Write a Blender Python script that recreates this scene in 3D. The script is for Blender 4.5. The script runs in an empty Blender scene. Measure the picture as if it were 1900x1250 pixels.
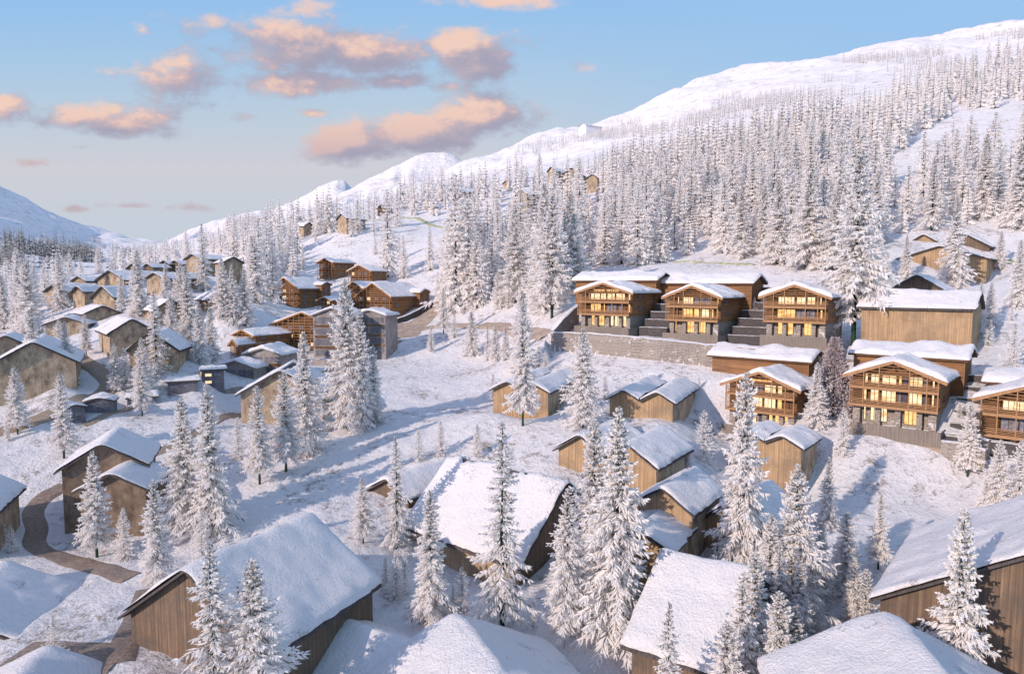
import bpy, math, random
import numpy as np
random.seed(7); RNG = np.random.default_rng(7)
scene = bpy.context.scene
COL = scene.collection
R = math.radians

# ---------------------------------------------------------------- camera model
F = 1267.0; PITCH = R(4.51); CP, SP = math.cos(PITCH), math.sin(PITCH)
def ray(u, v):
    a = (u-950)/F; b = (625-v)/F
    y = CP+b*SP; z = -SP+b*CP
    return a/y, z/y
def proj(x, y, z):
    d = y*CP - z*SP; up = y*SP + z*CP
    return 950+F*x/d, 625-F*up/d
cam_d = bpy.data.cameras.new('camera'); cam = bpy.data.objects.new('camera', cam_d); COL.objects.link(cam)
cam.rotation_euler = (R(90)-PITCH, 0, 0); cam_d.sensor_width = 36; cam_d.lens = 36*F/1900
cam_d.clip_start = 0.5; cam_d.clip_end = 20000
scene.camera = cam

# ---------------------------------------------------------------- helpers
def tag(o, label=None, cat=None, group=None, kind=None):
    if label: o['label'] = label
    if cat: o['category'] = cat
    if group: o['group'] = group
    if kind: o['kind'] = kind
    return o
def empty(name, loc, heading=0.0):
    o = bpy.data.objects.new(name, None); COL.objects.link(o)
    o.location = loc; o.rotation_euler = (0, 0, -heading); o.empty_display_size = 0.5
    return o
def link(name, me, parent=None):
    o = bpy.data.objects.new(name, me); COL.objects.link(o)
    if parent is not None: o.parent = parent
    return o
class MB:
    def __init__(s): s.v = []; s.f = []; s.m = []; s.mats = []
    def mi(s, mat):
        if mat not in s.mats: s.mats.append(mat)
        return s.mats.index(mat)
    def quad(s, a, b, c, d, mat):
        n = len(s.v); s.v += [a, b, c, d]; s.f.append((n, n+1, n+2, n+3)); s.m.append(s.mi(mat))
    def box(s, x0, x1, y0, y1, z0, z1, mat):
        n = len(s.v)
        s.v += [(x0,y0,z0),(x1,y0,z0),(x1,y1,z0),(x0,y1,z0),(x0,y0,z1),(x1,y0,z1),(x1,y1,z1),(x0,y1,z1)]
        for f in ((0,3,2,1),(4,5,6,7),(0,1,5,4),(1,2,6,5),(2,3,7,6),(3,0,4,7)):
            s.f.append(tuple(n+i for i in f)); s.m.append(s.mi(mat))
    def beam(s, p, q, w, h, mat):          # a bar from p to q in the x-z plane, w deep in y, h thick
        dx, dz = q[0]-p[0], q[2]-p[2]; l = math.hypot(dx, dz) or 1; nx, nz = -dz/l*h/2, dx/l*h/2
        n = len(s.v); y0, y1 = p[1], p[1]+w
        for y in (y0, y1):
            s.v += [(p[0]-nx,y,p[2]-nz),(q[0]-nx,y,q[2]-nz),(q[0]+nx,y,q[2]+nz),(p[0]+nx,y,p[2]+nz)]
        for f in ((0,1,2,3),(7,6,5,4),(0,4,5,1),(1,5,6,2),(2,6,7,3),(3,7,4,0)):
            s.f.append(tuple(n+i for i in f)); s.m.append(s.mi(mat))
    def prism(s, prof, y0, y1, mat, side=None):   # prof: list of (x,z) counter-clockwise seen from -y
        n = len(s.v); k = len(prof)
        s.v += [(x,y0,z) for x, z in prof]+[(x,y1,z) for x, z in prof]
        s.f.append(tuple(n+i for i in range(k))); s.m.append(s.mi(mat))
        s.f.append(tuple(n+k+i for i in reversed(range(k)))); s.m.append(s.mi(mat))
        for i in range(k):
            j = (i+1) % k
            s.f.append((n+i, n+k+i, n+k+j, n+j)); s.m.append(s.mi(side or mat))
    def build(s, name, parent=None, smooth=False):
        me = bpy.data.meshes.new(name); me.from_pydata(s.v, [], s.f)
        for m in s.mats: me.materials.append(m)
        me.polygons.foreach_set('material_index', s.m)
        if smooth: me.polygons.foreach_set('use_smooth', [True]*len(s.f))
        me.update()
        return link(name, me, parent)
def grid_mesh(name, V, mat, parent=None, smooth=True, matidx=None, extra=()):   # V: (n,m,3)
    n, m = V.shape[:2]; idx = np.arange(n*m).reshape(n, m)
    q = np.stack([idx[:-1,:-1], idx[:-1,1:], idx[1:,1:], idx[1:,:-1]], -1).reshape(-1, 4)
    return quads_mesh(name, V.reshape(-1,3), q, [mat]+list(extra), matidx, parent, smooth)
def quads_mesh(name, V, q, mats, matidx=None, parent=None, smooth=False, do_link=True):
    me = bpy.data.meshes.new(name); nf = len(q); k = q.shape[1]
    me.vertices.add(len(V)); me.vertices.foreach_set('co', V.astype(np.float32).ravel())
    me.loops.add(nf*k); me.loops.foreach_set('vertex_index', q.astype(np.int32).ravel())
    me.polygons.add(nf); me.polygons.foreach_set('loop_start', np.arange(nf, dtype=np.int32)*k)
    for mt in mats: me.materials.append(mt)
    if matidx is not None: me.polygons.foreach_set('material_index', matidx.astype(np.int32))
    me.polygons.foreach_set('use_smooth', np.full(nf, smooth))
    me.update(calc_edges=True)
    return link(name, me, parent) if do_link else me
def vnoise(x, y, seed=0):
    xi = np.floor(x); yi = np.floor(y); fx = x-xi; fy = y-yi
    fx = fx*fx*(3-2*fx); fy = fy*fy*(3-2*fy)
    def h(a, b):
        t = np.sin(a*127.1+b*311.7+seed*74.7)*43758.5453
        return t-np.floor(t)
    return (h(xi,yi)*(1-fx)+h(xi+1,yi)*fx)*(1-fy)+(h(xi,yi+1)*(1-fx)+h(xi+1,yi+1)*fx)*fy - 0.5
def fbm(x, y, o=4, seed=0, lac=2.03, g=0.5):
    r = 0; a = 1
    for i in range(o): r = r+a*vnoise(x, y, seed+i*13); x = x*lac+5.2; y = y*lac+1.3; a *= g
    return r

# ---------------------------------------------------------------- materials
def newmat(name, rough=0.9, spec=0.3):
    m = bpy.data.materials.new(name); m.use_nodes = True; nt = m.node_tree
    b = nt.nodes['Principled BSDF']; b.inputs['Roughness'].default_value = rough
    b.inputs['Specular IOR Level'].default_value = spec
    return m, nt, b
def N(nt, t, **kw):
    n = nt.nodes.new(t)
    for k, v in kw.items():
        if k in n.inputs: n.inputs[k].default_value = v
        else: setattr(n, k, v)
    return n
def coords(nt, scale=(1,1,1), geo=False, rot=(0,0,0)):
    mp = N(nt, 'ShaderNodeMapping'); mp.inputs['Scale'].default_value = scale; mp.inputs['Rotation'].default_value = rot
    if geo: g = N(nt, 'ShaderNodeNewGeometry'); nt.links.new(g.outputs['Position'], mp.inputs['Vector'])
    else: g = N(nt, 'ShaderNodeTexCoord'); nt.links.new(g.outputs['Object'], mp.inputs['Vector'])
    return mp.outputs['Vector']
def noise(nt, vec, scale, detail=4, rough=0.6):
    n = N(nt, 'ShaderNodeTexNoise'); n.inputs['Scale'].default_value = scale; n.inputs['Detail'].default_value = detail
    n.inputs['Roughness'].default_value = rough; nt.links.new(vec, n.inputs['Vector']); return n.outputs['Fac']
def ramp(nt, fac, stops):
    r = N(nt, 'ShaderNodeValToRGB'); e = r.color_ramp.elements
    while len(e) < len(stops): e.new(0.5)
    for el, (p, c) in zip(e, stops): el.position = p; el.color = (c[0], c[1], c[2], 1)
    nt.links.new(fac, r.inputs['Fac']); return r.outputs['Color']
def mixc(nt, fac, a, b, mode='MIX'):
    m = N(nt, 'ShaderNodeMix', data_type='RGBA', blend_type=mode)
    if isinstance(fac, (int, float)): m.inputs[0].default_value = fac
    else: nt.links.new(fac, m.inputs[0])
    for i, c in ((6, a), (7, b)):
        if isinstance(c, tuple): m.inputs[i].default_value = (c[0], c[1], c[2], 1)
        else: nt.links.new(c, m.inputs[i])
    return m.outputs[2]
def bump(nt, b, h, strength=0.5, dist=0.1):
    n = N(nt, 'ShaderNodeBump'); n.inputs['Strength'].default_value = strength; n.inputs['Distance'].default_value = dist
    nt.links.new(h, n.inputs['Height']); nt.links.new(n.outputs['Normal'], b.inputs['Normal'])
def math1(nt, op, a, b=0.0, clamp=False):
    m = N(nt, 'ShaderNodeMath', operation=op); m.use_clamp = clamp
    for i, x in ((0, a), (1, b)):
        if isinstance(x, (int, float)): m.inputs[i].default_value = x
        else: nt.links.new(x, m.inputs[i])
    return m.outputs[0]
SNOW = (0.80, 0.79, 0.82)
def snow_ground():
    m, nt, b = newmat('snow_ground', 0.75, 0.25)
    p = coords(nt, geo=True)
    n1 = noise(nt, p, 0.09, 5, 0.6); n2 = noise(nt, coords(nt, (1,1,0.3), True), 0.8, 6, 0.72); n3 = noise(nt, p, 3.5, 5, 0.7)
    msk = math1(nt, 'ADD', math1(nt, 'MULTIPLY', n1, 0.55), math1(nt, 'ADD', math1(nt, 'MULTIPLY', n2, 0.75), math1(nt, 'MULTIPLY', n3, 0.35)))
    c = ramp(nt, msk, [(0.60, SNOW), (0.855, SNOW), (0.92, (0.60,0.57,0.58)), (0.98, (0.33,0.30,0.27))])
    nt.links.new(c, b.inputs['Base Color'])
    h = math1(nt, 'ADD', math1(nt, 'MULTIPLY', n2, 1.0), math1(nt, 'MULTIPLY', n3, 0.35))
    bump(nt, b, h, 0.95, 0.75)
    return m
def snow_roof():
    m, nt, b = newmat('snow_roof', 0.7, 0.25)
    p = coords(nt, geo=True)
    n1 = noise(nt, p, 0.35, 5, 0.65); n2 = noise(nt, p, 4.5, 5, 0.7)
    msk = math1(nt, 'ADD', math1(nt, 'MULTIPLY', n1, 0.9), math1(nt, 'MULTIPLY', n2, 0.6))
    c = ramp(nt, msk, [(0.5, SNOW), (0.86, SNOW), (0.92, (0.62,0.60,0.64)), (0.96, (0.42,0.40,0.43))])
    nt.links.new(c, b.inputs['Base Color'])
    bump(nt, b, math1(nt, 'ADD', n1, math1(nt, 'MULTIPLY', n2, 0.5)), 1.0, 0.5)
    return m
def rock_snow():
    m, nt, b = newmat('mountain_snow', 0.8, 0.2)
    p = coords(nt, geo=True)
    n1 = noise(nt, p, 0.004, 6, 0.6); n2 = noise(nt, coords(nt, (1,1,3), True), 0.02, 6, 0.7)
    c = ramp(nt, math1(nt, 'ADD', math1(nt, 'MULTIPLY', n1, 0.5), math1(nt, 'MULTIPLY', n2, 0.6)), [(0.4, SNOW), (0.60, SNOW), (0.70, (0.5,0.5,0.55))])
    nt.links.new(c, b.inputs['Base Color']); bump(nt, b, n2, 0.8, 22.0)
    return m
def planks(name, c1, c2, c3, vertical=True, scale=5.0, stain=0.6):
    m, nt, b = newmat(name, 0.85, 0.2)
    s = (scale, scale, 0.12) if vertical else (0.15, 0.15, scale)
    n1 = noise(nt, coords(nt, s), 1.0, 3, 0.6); n2 = noise(nt, coords(nt), 0.35, 5, 0.65); n3 = noise(nt, coords(nt), 2.5, 5, 0.7)
    c = ramp(nt, n1, [(0.32, c2), (0.5, c1), (0.68, c3)])
    c = mixc(nt, ramp(nt, math1(nt, 'ADD', math1(nt, 'MULTIPLY', n2, 0.75), math1(nt, 'MULTIPLY', n3, 0.25)), [(0.40, (0,0,0)), (0.66, (stain,)*3)]), c, tuple(0.45*x+0.05 for x in c2))
    nt.links.new(c, b.inputs['Base Color']); bump(nt, b, n1, 0.5, 0.06)
    return m
def mottle(name, c1, c2, c3, sc=0.9):
    m, nt, b = newmat(name, 0.9, 0.2)
    n1 = noise(nt, coords(nt, (1,1,0.6)), sc, 7, 0.72); n2 = noise(nt, coords(nt, (3,3,0.5)), 1.0, 2, 0.5)
    c = ramp(nt, math1(nt, 'ADD', math1(nt, 'MULTIPLY', n1, 0.88), math1(nt, 'MULTIPLY', n2, 0.12)), [(0.36, c2), (0.5, c1), (0.62, c3)])
    nt.links.new(c, b.inputs['Base Color']); bump(nt, b, n1, 0.3, 0.05)
    return m
def brick(name, c1, c2, cm, bw, bh, mortar=0.03, rot=(0,0,0), geo=False, snowy=0.0, squash=1.0):
    m, nt, b = newmat(name, 0.9, 0.2)
    # walls are vertical: (x+y, z) as brick plane
    g = N(nt, 'ShaderNodeTexCoord'); sx = N(nt, 'ShaderNodeSeparateXYZ')
    nt.links.new(g.outputs['Object'], sx.inputs[0]); cb = N(nt, 'ShaderNodeCombineXYZ')
    if geo: nt.links.new(sx.outputs[0], cb.inputs[0]); nt.links.new(sx.outputs[1], cb.inputs[1])
    else:
        nt.links.new(math1(nt, 'ADD', sx.outputs[0], sx.outputs[1]), cb.inputs[0]); nt.links.new(sx.outputs[2], cb.inputs[1])
    dn = N(nt, 'ShaderNodeTexNoise'); dn.inputs['Scale'].default_value = 1.7; nt.links.new(cb.outputs[0], dn.inputs['Vector'])
    add = N(nt, 'ShaderNodeVectorMath', operation='MULTIPLY_ADD'); nt.links.new(dn.outputs['Color'], add.inputs[0])
    add.inputs[1].default_value = (bh*0.7,)*3; nt.links.new(cb.outputs[0], add.inputs[2])
    t = N(nt, 'ShaderNodeTexBrick'); nt.links.new(add.outputs[0], t.inputs['Vector'])
    t.inputs['Color1'].default_value = (*c1, 1); t.inputs['Color2'].default_value = (*c2, 1); t.inputs['Mortar'].default_value = (*cm, 1)
    t.inputs['Scale'].default_value = 1.0; t.inputs['Brick Width'].default_value = bw; t.inputs['Row Height'].default_value = bh
    t.inputs['Mortar Size'].default_value = mortar; t.inputs['Bias'].default_value = 0.0
    n = noise(nt, coords(nt), 0.5, 5, 0.7); n2 = noise(nt, coords(nt), 5.0, 4, 0.7)
    c = mixc(nt, 0.6, t.outputs['Color'], ramp(nt, n2, [(0.3, tuple(.55*x for x in c1)), (0.7, tuple(min(1,1.5*x) for x in c2))]))
    if snowy:
        c = mixc(nt, ramp(nt, math1(nt, 'ADD', math1(nt, 'MULTIPLY', n, 0.7), math1(nt, 'MULTIPLY', n2, 0.3)), [(0.62-snowy*0.3, (0,0,0)), (0.70-snowy*0.2, (1,1,1))]), c, SNOW)
    nt.links.new(c, b.inputs['Base Color']); bump(nt, b, math1(nt, 'ADD', t.outputs['Fac'], math1(nt, 'MULTIPLY', n2, -1.0)), 0.8, -0.08)
    return m
def flat(name, c, rough=0.8, var=0.25):
    m, nt, b = newmat(name, rough, 0.3)
    n = noise(nt, coords(nt), 3.0, 4, 0.6)
    nt.links.new(ramp(nt, n, [(0.3, tuple(x*(1-var) for x in c)), (0.7, tuple(x*(1+var) for x in c))]), b.inputs['Base Color'])
    return m
def glow(name, c1, c2, s):
    m = bpy.data.materials.new(name); m.use_nodes = True; nt = m.node_tree; b = nt.nodes['Principled BSDF']
    n = noise(nt, coords(nt, (1.1, 1.1, 1.6)), 1.0, 3, 0.6)
    c = ramp(nt, n, [(0.38, c2), (0.52, c1), (0.7, tuple(min(1, x*1.15) for x in c1))])
    b.inputs['Base Color'].default_value = (0.1, 0.08, 0.05, 1); b.inputs['Roughness'].default_value = 0.15
    nt.links.new(c, b.inputs['Emission Color']); b.inputs['Emission Strength'].default_value = s
    return m
M = dict(
 ground=snow_ground(), roofsnow=snow_roof(), mount=rock_snow(),
 slate=brick('slate', (0.075,0.065,0.068), (0.11,0.095,0.095), (0.03,0.028,0.03), 0.8, 0.5, 0.03, geo=True),
 barnwood=planks('barn_wood', (0.43,0.295,0.175), (0.28,0.19,0.115), (0.53,0.38,0.235), scale=8.0, stain=0.7),
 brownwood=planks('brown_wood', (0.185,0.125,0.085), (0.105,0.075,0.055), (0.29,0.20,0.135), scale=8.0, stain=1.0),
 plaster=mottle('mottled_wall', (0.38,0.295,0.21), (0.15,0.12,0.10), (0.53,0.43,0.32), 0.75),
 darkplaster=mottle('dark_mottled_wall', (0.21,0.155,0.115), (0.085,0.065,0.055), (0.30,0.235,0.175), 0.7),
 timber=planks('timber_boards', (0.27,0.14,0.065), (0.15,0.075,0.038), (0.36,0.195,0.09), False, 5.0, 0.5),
 innerwall=planks('shaded_boards', (0.17,0.08,0.035), (0.10,0.05,0.025), (0.24,0.12,0.05), False, 5.0, 0.5),  # same timber, colour darkened to paint in the shade behind the balconies
 batten=flat('timber_batten', (0.24,0.125,0.06), 0.7, 0.2),
 lightbat=flat('larch_batten', (0.35,0.20,0.105), 0.7, 0.2),
 darkwood=flat('dark_timber', (0.12,0.065,0.035), 0.8, 0.3),
 fence=planks('grey_fence', (0.22,0.19,0.165), (0.14,0.12,0.11), (0.30,0.27,0.23), True, 6.0, 0.3),
 stone=brick('drystone', (0.24,0.215,0.195), (0.38,0.34,0.31), (0.05,0.045,0.05), 0.95, 0.30, 0.045, snowy=0.22),
 darkstone=brick('dark_shaded_drystone', (0.06,0.056,0.06), (0.12,0.11,0.11), (0.015,0.015,0.02), 0.8, 0.28, 0.04),  # dark stone, deepened further so its colour carries the shade on the stepped walls
 grey=mottle('grey_render', (0.27,0.245,0.24), (0.17,0.155,0.155), (0.37,0.34,0.33), 0.8),
 greyd=mottle('grey_panel', (0.15,0.15,0.175), (0.10,0.10,0.12), (0.22,0.21,0.23), 0.8),
 cobble=brick('cobble', (0.20,0.155,0.135), (0.30,0.24,0.20), (0.10,0.09,0.09), 1.0, 0.6, 0.05, geo=True),
 plankpath=brick('plank_path', (0.25,0.20,0.16), (0.34,0.28,0.22), (0.13,0.11,0.10), 2.2, 0.45, 0.03, geo=True),
 earthroad=mottle('earth_road', (0.36,0.29,0.24), (0.25,0.20,0.17), (0.46,0.38,0.32), 0.5),
 grass=mottle('grass_bank', (0.40,0.41,0.24), (0.24,0.27,0.16), (0.66,0.65,0.52), 0.6),
 lit=glow('lit_window', (1.0,0.60,0.22), (0.75,0.33,0.08), 0.95),
 litpale=glow('pale_lit_window', (1.0,0.80,0.50), (0.85,0.48,0.20), 0.95),
 glass=flat('dull_glass', (0.20,0.20,0.24), 0.15, 0.5), curtain=flat('blue_curtain', (0.06,0.07,0.12), 0.6, 0.3),
 bark=flat('bark', (0.022,0.036,0.020), 0.9, 0.4), green=flat('green_trunk', (0.018,0.055,0.028), 0.8, 0.3),
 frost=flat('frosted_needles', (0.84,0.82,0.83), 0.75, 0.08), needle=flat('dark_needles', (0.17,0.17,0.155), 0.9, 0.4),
 larch=flat('mauve_frosted_twigs', (0.46,0.40,0.42), 0.85, 0.15),
)

# ---------------------------------------------------------------- house table: front ridge end A, distance, ridge (back end px or heading+px column), eave corner C
# key: (A, D, back, C, base v offset list)
HS = dict(
F1=((341,1047),50,(577,944),(493,1220)),
F7=((1053,888),72,(836,839),(965,1050)),
M1a=((1074,801),85,(1150,771),(1025,829)),
M1b=((1162,817),80,(1233,785),(1222,867)),
M2a=((1156,721),103,(1212,693),(1122,738)),
M2b=((1208,725),98,(1266,696),(1244,750)),
M3a=((940,702),110,(1006,677),(910,719)),
M3b=((983,708),108,(1055,678),(1022,728)),
M4a=((1228,899),70,(1290,861),(1289,952)),
M4b=((1185,975),65,(1232,933),(1252,1021)),
M4c=((1360,921),70,(1430,884),(1289,964)),
M5=((1450,803),88,(1489,781),(1507,830)),
L1=((187,818),80,(220,786),(98,872)),
L1b=((203,872),76,(255,841),(275,903)),
L5=((60,630),112,(-30,95),(114,656)),
L5a=((8,618),128,(-30,30),(30,641)),
L6=((245,588),135,(-38,220),(197,618)),
L7=((280,612),125,(-12,312),(333,648)),
L8=((120,585),165,(20,135),(148,596)),
L9=((190,564),175,(-42,155),(219,576)),
L10a=((98,524),205,(15,160),(79,539)),
L10b=((141,528),195,(15,184),(154,540)),
L10c=((187,528),185,(15,216),(211,551)),
L11a=((201,499),205,(18,278),(230,518)),
L11b=((143,510),225,(18,174),(158,520)),
L12=((284,503),195,(20,345),(304,515)),
L13a=((244,487),260,(20,268),(232,497)),
L13b=((272,487),260,(20,292),(262,495)),
L13c=((303,481),270,(22,320),(314,489)),
L13d=((323,481),270,(22,345),(335,489)),
L14=((355,469),235,(22,396),(372,479)),
L15=((433,474),225,(-38,402),(454,486)),
L16=((410,538),175,(-42,382),(388,555)),
L17=((316,552),170,(-42,296),(289,575)),
S1=((182,733),108,(40,196),(205,741)),
S2=((313,698),122,(62,358),(309,708)),
S3=((268,700),124,(62,290),(270,706)),
S4=((368,678),128,(60,408),(376,686)),
S5=((234,728),116,(60,276),(236,736)),
S6=((138,748),104,(-50,120),(150,758)),
T=((519,683),112,(549,665),(436,730)),
U1=((574,411),350,(-35,540),(572,421)),
U2=((632,395),330,(42,672),(642,404)),
U3=((709,377),390,(10,716),(719,384)),
U4=((840,346),420,(50,893),(848,354)),
U5=((939,333),440,(40,950),(941,341)),
U6=((966,350),330,(45,1003),(960,361)),
U7=((837,399),300,(48,880),(847,410)),
U8a=((1060,310),385,(20,1072),(1084,325)),
U8b=((1022,308),395,(40,1040),(1014,318)),
U8c=((1098,322),375,(15,1104),(1107,329)),
R2=((1701,506),140,(41,1720),(1754,536)),
R3=((1743,453),165,(41,1752),(1838,477)),
R4=((1713,432),185,(41,1722),(1739,446)),
R5=((1788,430),180,(48,1800),(1841,456)),
D1=((559,577),172,(15,608),(499,600)),
D2=((448,609),165,(30,508),(470,622)),
D3=((431,627),160,(25,470),(441,640)),
C1=((526,513),230,(25,582),(554,535)),
C2=((601,478),265,(30,650),(618,486)),
C3=((665,490),252,(30,690),(681,495)),
C4a=((655,521),232,(30,770),(678,537)),
C4b=((690,523),222,(30,774),(726,550)),
C5=((600,549),215,(30,635),(608,556)),
G1=((614,568),165,(10,628),(582,584)),
G1b=((683,572),170,(10,690),(701,581)),
G2=((485,642),140,(10,508),(519,649)),
G3=((435,665),136,(10,470),(399,673)),
T1=((1118,521),142,(40,1140),(1176,541)),
T2=((1283,526),132,(40,1300),(1341,550)),
T3=((1474,524),120,(40,1490),(1544,549)),
B1=((1409,685),106,(41,1425),(1486,722)),
B2=((1658,665),94,(41,1690),(1758,706)),
)
def solve(k):
    A, D, B, C = HS[k]
    XA, ZA = ray(*A); zA = ZA*D; ax, ay = XA*D, D
    if B[1] < 2000 and abs(B[0]) <= 90 and not (k[0] in 'FM' or k in ('L1','L1b','T')):
        t = R(B[0]); r = (math.sin(t), math.cos(t)); XB = ray(B[1], A[1])[0]
        L = (XB*ay-ax)/(r[0]-XB*r[1])
    else:
        XB, ZB = ray(*B); DB = zA/ZB; r = (XB*DB-ax, DB-ay); L = math.hypot(*r); r = (r[0]/L, r[1]/L); t = math.atan2(*r)
    XC, ZC = ray(*C); s = (ax*r[0]+ay*r[1])/(XC*r[0]+r[1]); w = math.hypot(XC*s-ax, s-ay)
    return dict(x=ax, y=ay, z=zA, h=t, L=L, w=w, drop=zA-ZC*s)
HD = {k: solve(k) for k in HS}
def setd(k, **kw): HD[k].update(kw)
def manual(k, A, D, heading, L, w, drop):
    X, Z = ray(*A); HD[k] = dict(x=X*D, y=D, z=Z*D, h=R(heading), L=L, w=w, drop=drop)
if __name__ == '__main__' and 0: pass

def frost_mat():
    m = bpy.data.materials.new('frost'); m.use_nodes = True; nt = m.node_tree; b = nt.nodes['Principled BSDF']
    b.inputs['Base Color'].default_value = (.95,.93,.925,1); b.inputs['Roughness'].default_value = .7; b.inputs['Specular IOR Level'].default_value = .1
    t = nt.nodes.new('ShaderNodeBsdfTranslucent'); t.inputs['Color'].default_value = (.95,.92,.90,1)
    x = nt.nodes.new('ShaderNodeMixShader'); x.inputs[0].default_value = .42; nt.links.new(b.outputs[0], x.inputs[1]); nt.links.new(t.outputs[0], x.inputs[2])
    nt.links.new(x.outputs[0], nt.nodes['Material Output'].inputs['Surface']); return m
M['frost'] = frost_mat()

# ---------------------------------------------------------------- sizes put right where the photo hides an end of the ridge
OV = dict(L5=dict(L=20,w=6.5,drop=3.9), L5a=dict(L=12,w=4.5,drop=2.8), L8=dict(h=R(-18),L=9,w=5,drop=1.9), L9=dict(L=12,w=4.6,drop=2.2),
 L10a=dict(L=15), L10b=dict(L=12), L10c=dict(L=11), L11a=dict(L=19), L11b=dict(L=10), L12=dict(L=16),
 L13a=dict(L=9), L13b=dict(L=9), L13c=dict(L=9), L13d=dict(L=9), L14=dict(L=13), L15=dict(L=11), L16=dict(L=10,w=3.6),L17=dict(L=11,w=4.2),
 U1=dict(h=R(-62),L=8,w=4,drop=2.4), U2=dict(L=12), U3=dict(L=9,w=3.6), U4=dict(L=15,w=4.2,drop=2.6), U5=dict(L=6,w=3.5,drop=2.2), U6=dict(L=11,w=4,drop=2.6), U7=dict(L=15,w=4.4), U8a=dict(L=15), U8b=dict(L=10), U8c=dict(L=9,w=3.4),
 R2=dict(L=12), R3=dict(L=16), R4=dict(L=9), R5=dict(L=12),
 D1=dict(L=13), D2=dict(L=14), D3=dict(L=9), C1=dict(L=15), C2=dict(L=13), C3=dict(L=10,w=6,drop=2.4), C4a=dict(L=18), C4b=dict(L=19), C5=dict(L=9,w=3.4),
 G1=dict(L=10,w=5.6,drop=2.0), G1b=dict(L=10,w=4.8,drop=1.5), G2=dict(L=8,w=4.6,drop=1.5), G3=dict(L=8,w=4.6,drop=1.6),
 T1=dict(L=12,w=7.2), T2=dict(L=12), T3=dict(L=12), B1=dict(L=12), B2=dict(L=12), M5=dict(drop=2.2))
for k, d in OV.items(): HD[k].update(d)
manual('F2', (765,1190), 52, -57, 9.0, 7.0, 4.2)
manual('F3', (920,1242), 45, -24, 9.5, 9.0, 4.6)
manual('F4', (1740,1250), 37, 9, 8.0, 8.2, 4.3)
manual('F5', (1225,1018), 60, 124, 8.6, 8.2, 5.0)
def eave(k, C0, D, C1, w, drop):      # placed by its right-hand eave: near end, its distance, far end
    X, Z = ray(*C0); z = Z*D; x = X*D; X1, Z1 = ray(*C1); D1 = z/Z1; x1 = X1*D1
    h = math.atan2(x1-x, D1-D); HD[k] = dict(x=x-math.cos(h)*w, y=D+math.sin(h)*w, z=z+drop, h=h, L=math.hypot(x1-x, D1-D), w=w, drop=drop)
def eave_left(k, C0, D, C1, w, drop):
    eave(k, C0, D, C1, w, drop); d = HD[k]; c, s_ = math.cos(d['h']), math.sin(d['h']); d['x'] += 2*w*c; d['y'] -= 2*w*s_
eave_left('F6', (1612,1104), 52, (1690,985), 10.5, 6.6)
manual('F8', (715,883), 84, 38, 11, 3.9, 2.1)
eave('L2', (-12,953), 70, (49,898), 6.0, 3.9)
eave('L3', (46,1185), 55, (150,1080), 6.5, 3.0)
manual('L4', (88,1190), 50, 170, 8, 7.0, 3.4)
manual('S1', (182,733), 108, -18, 3.6, 2.2, 0.6)
manual('S2', (308,697), 122, 64, 5.6, 1.9, 0.5)
manual('S3', (268,699), 124, 60, 3.4, 1.6, 0.5)
manual('S4', (370,676), 128, 62, 4.6, 1.8, 0.5)
manual('S5', (234,726), 116, 66, 5.0, 1.9, 0.5)
manual('S6', (138,746), 104, -50, 3.4, 1.8, 0.5)
manual('U9', (1080,229), 890, 55, 42, 8, 3)
manual('R1', (1606,535), 124, 131, 17.5, 5.5, 2.9)
manual('B3', (1921,708), 85, 41, 12, 6.5, 2.5)

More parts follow.
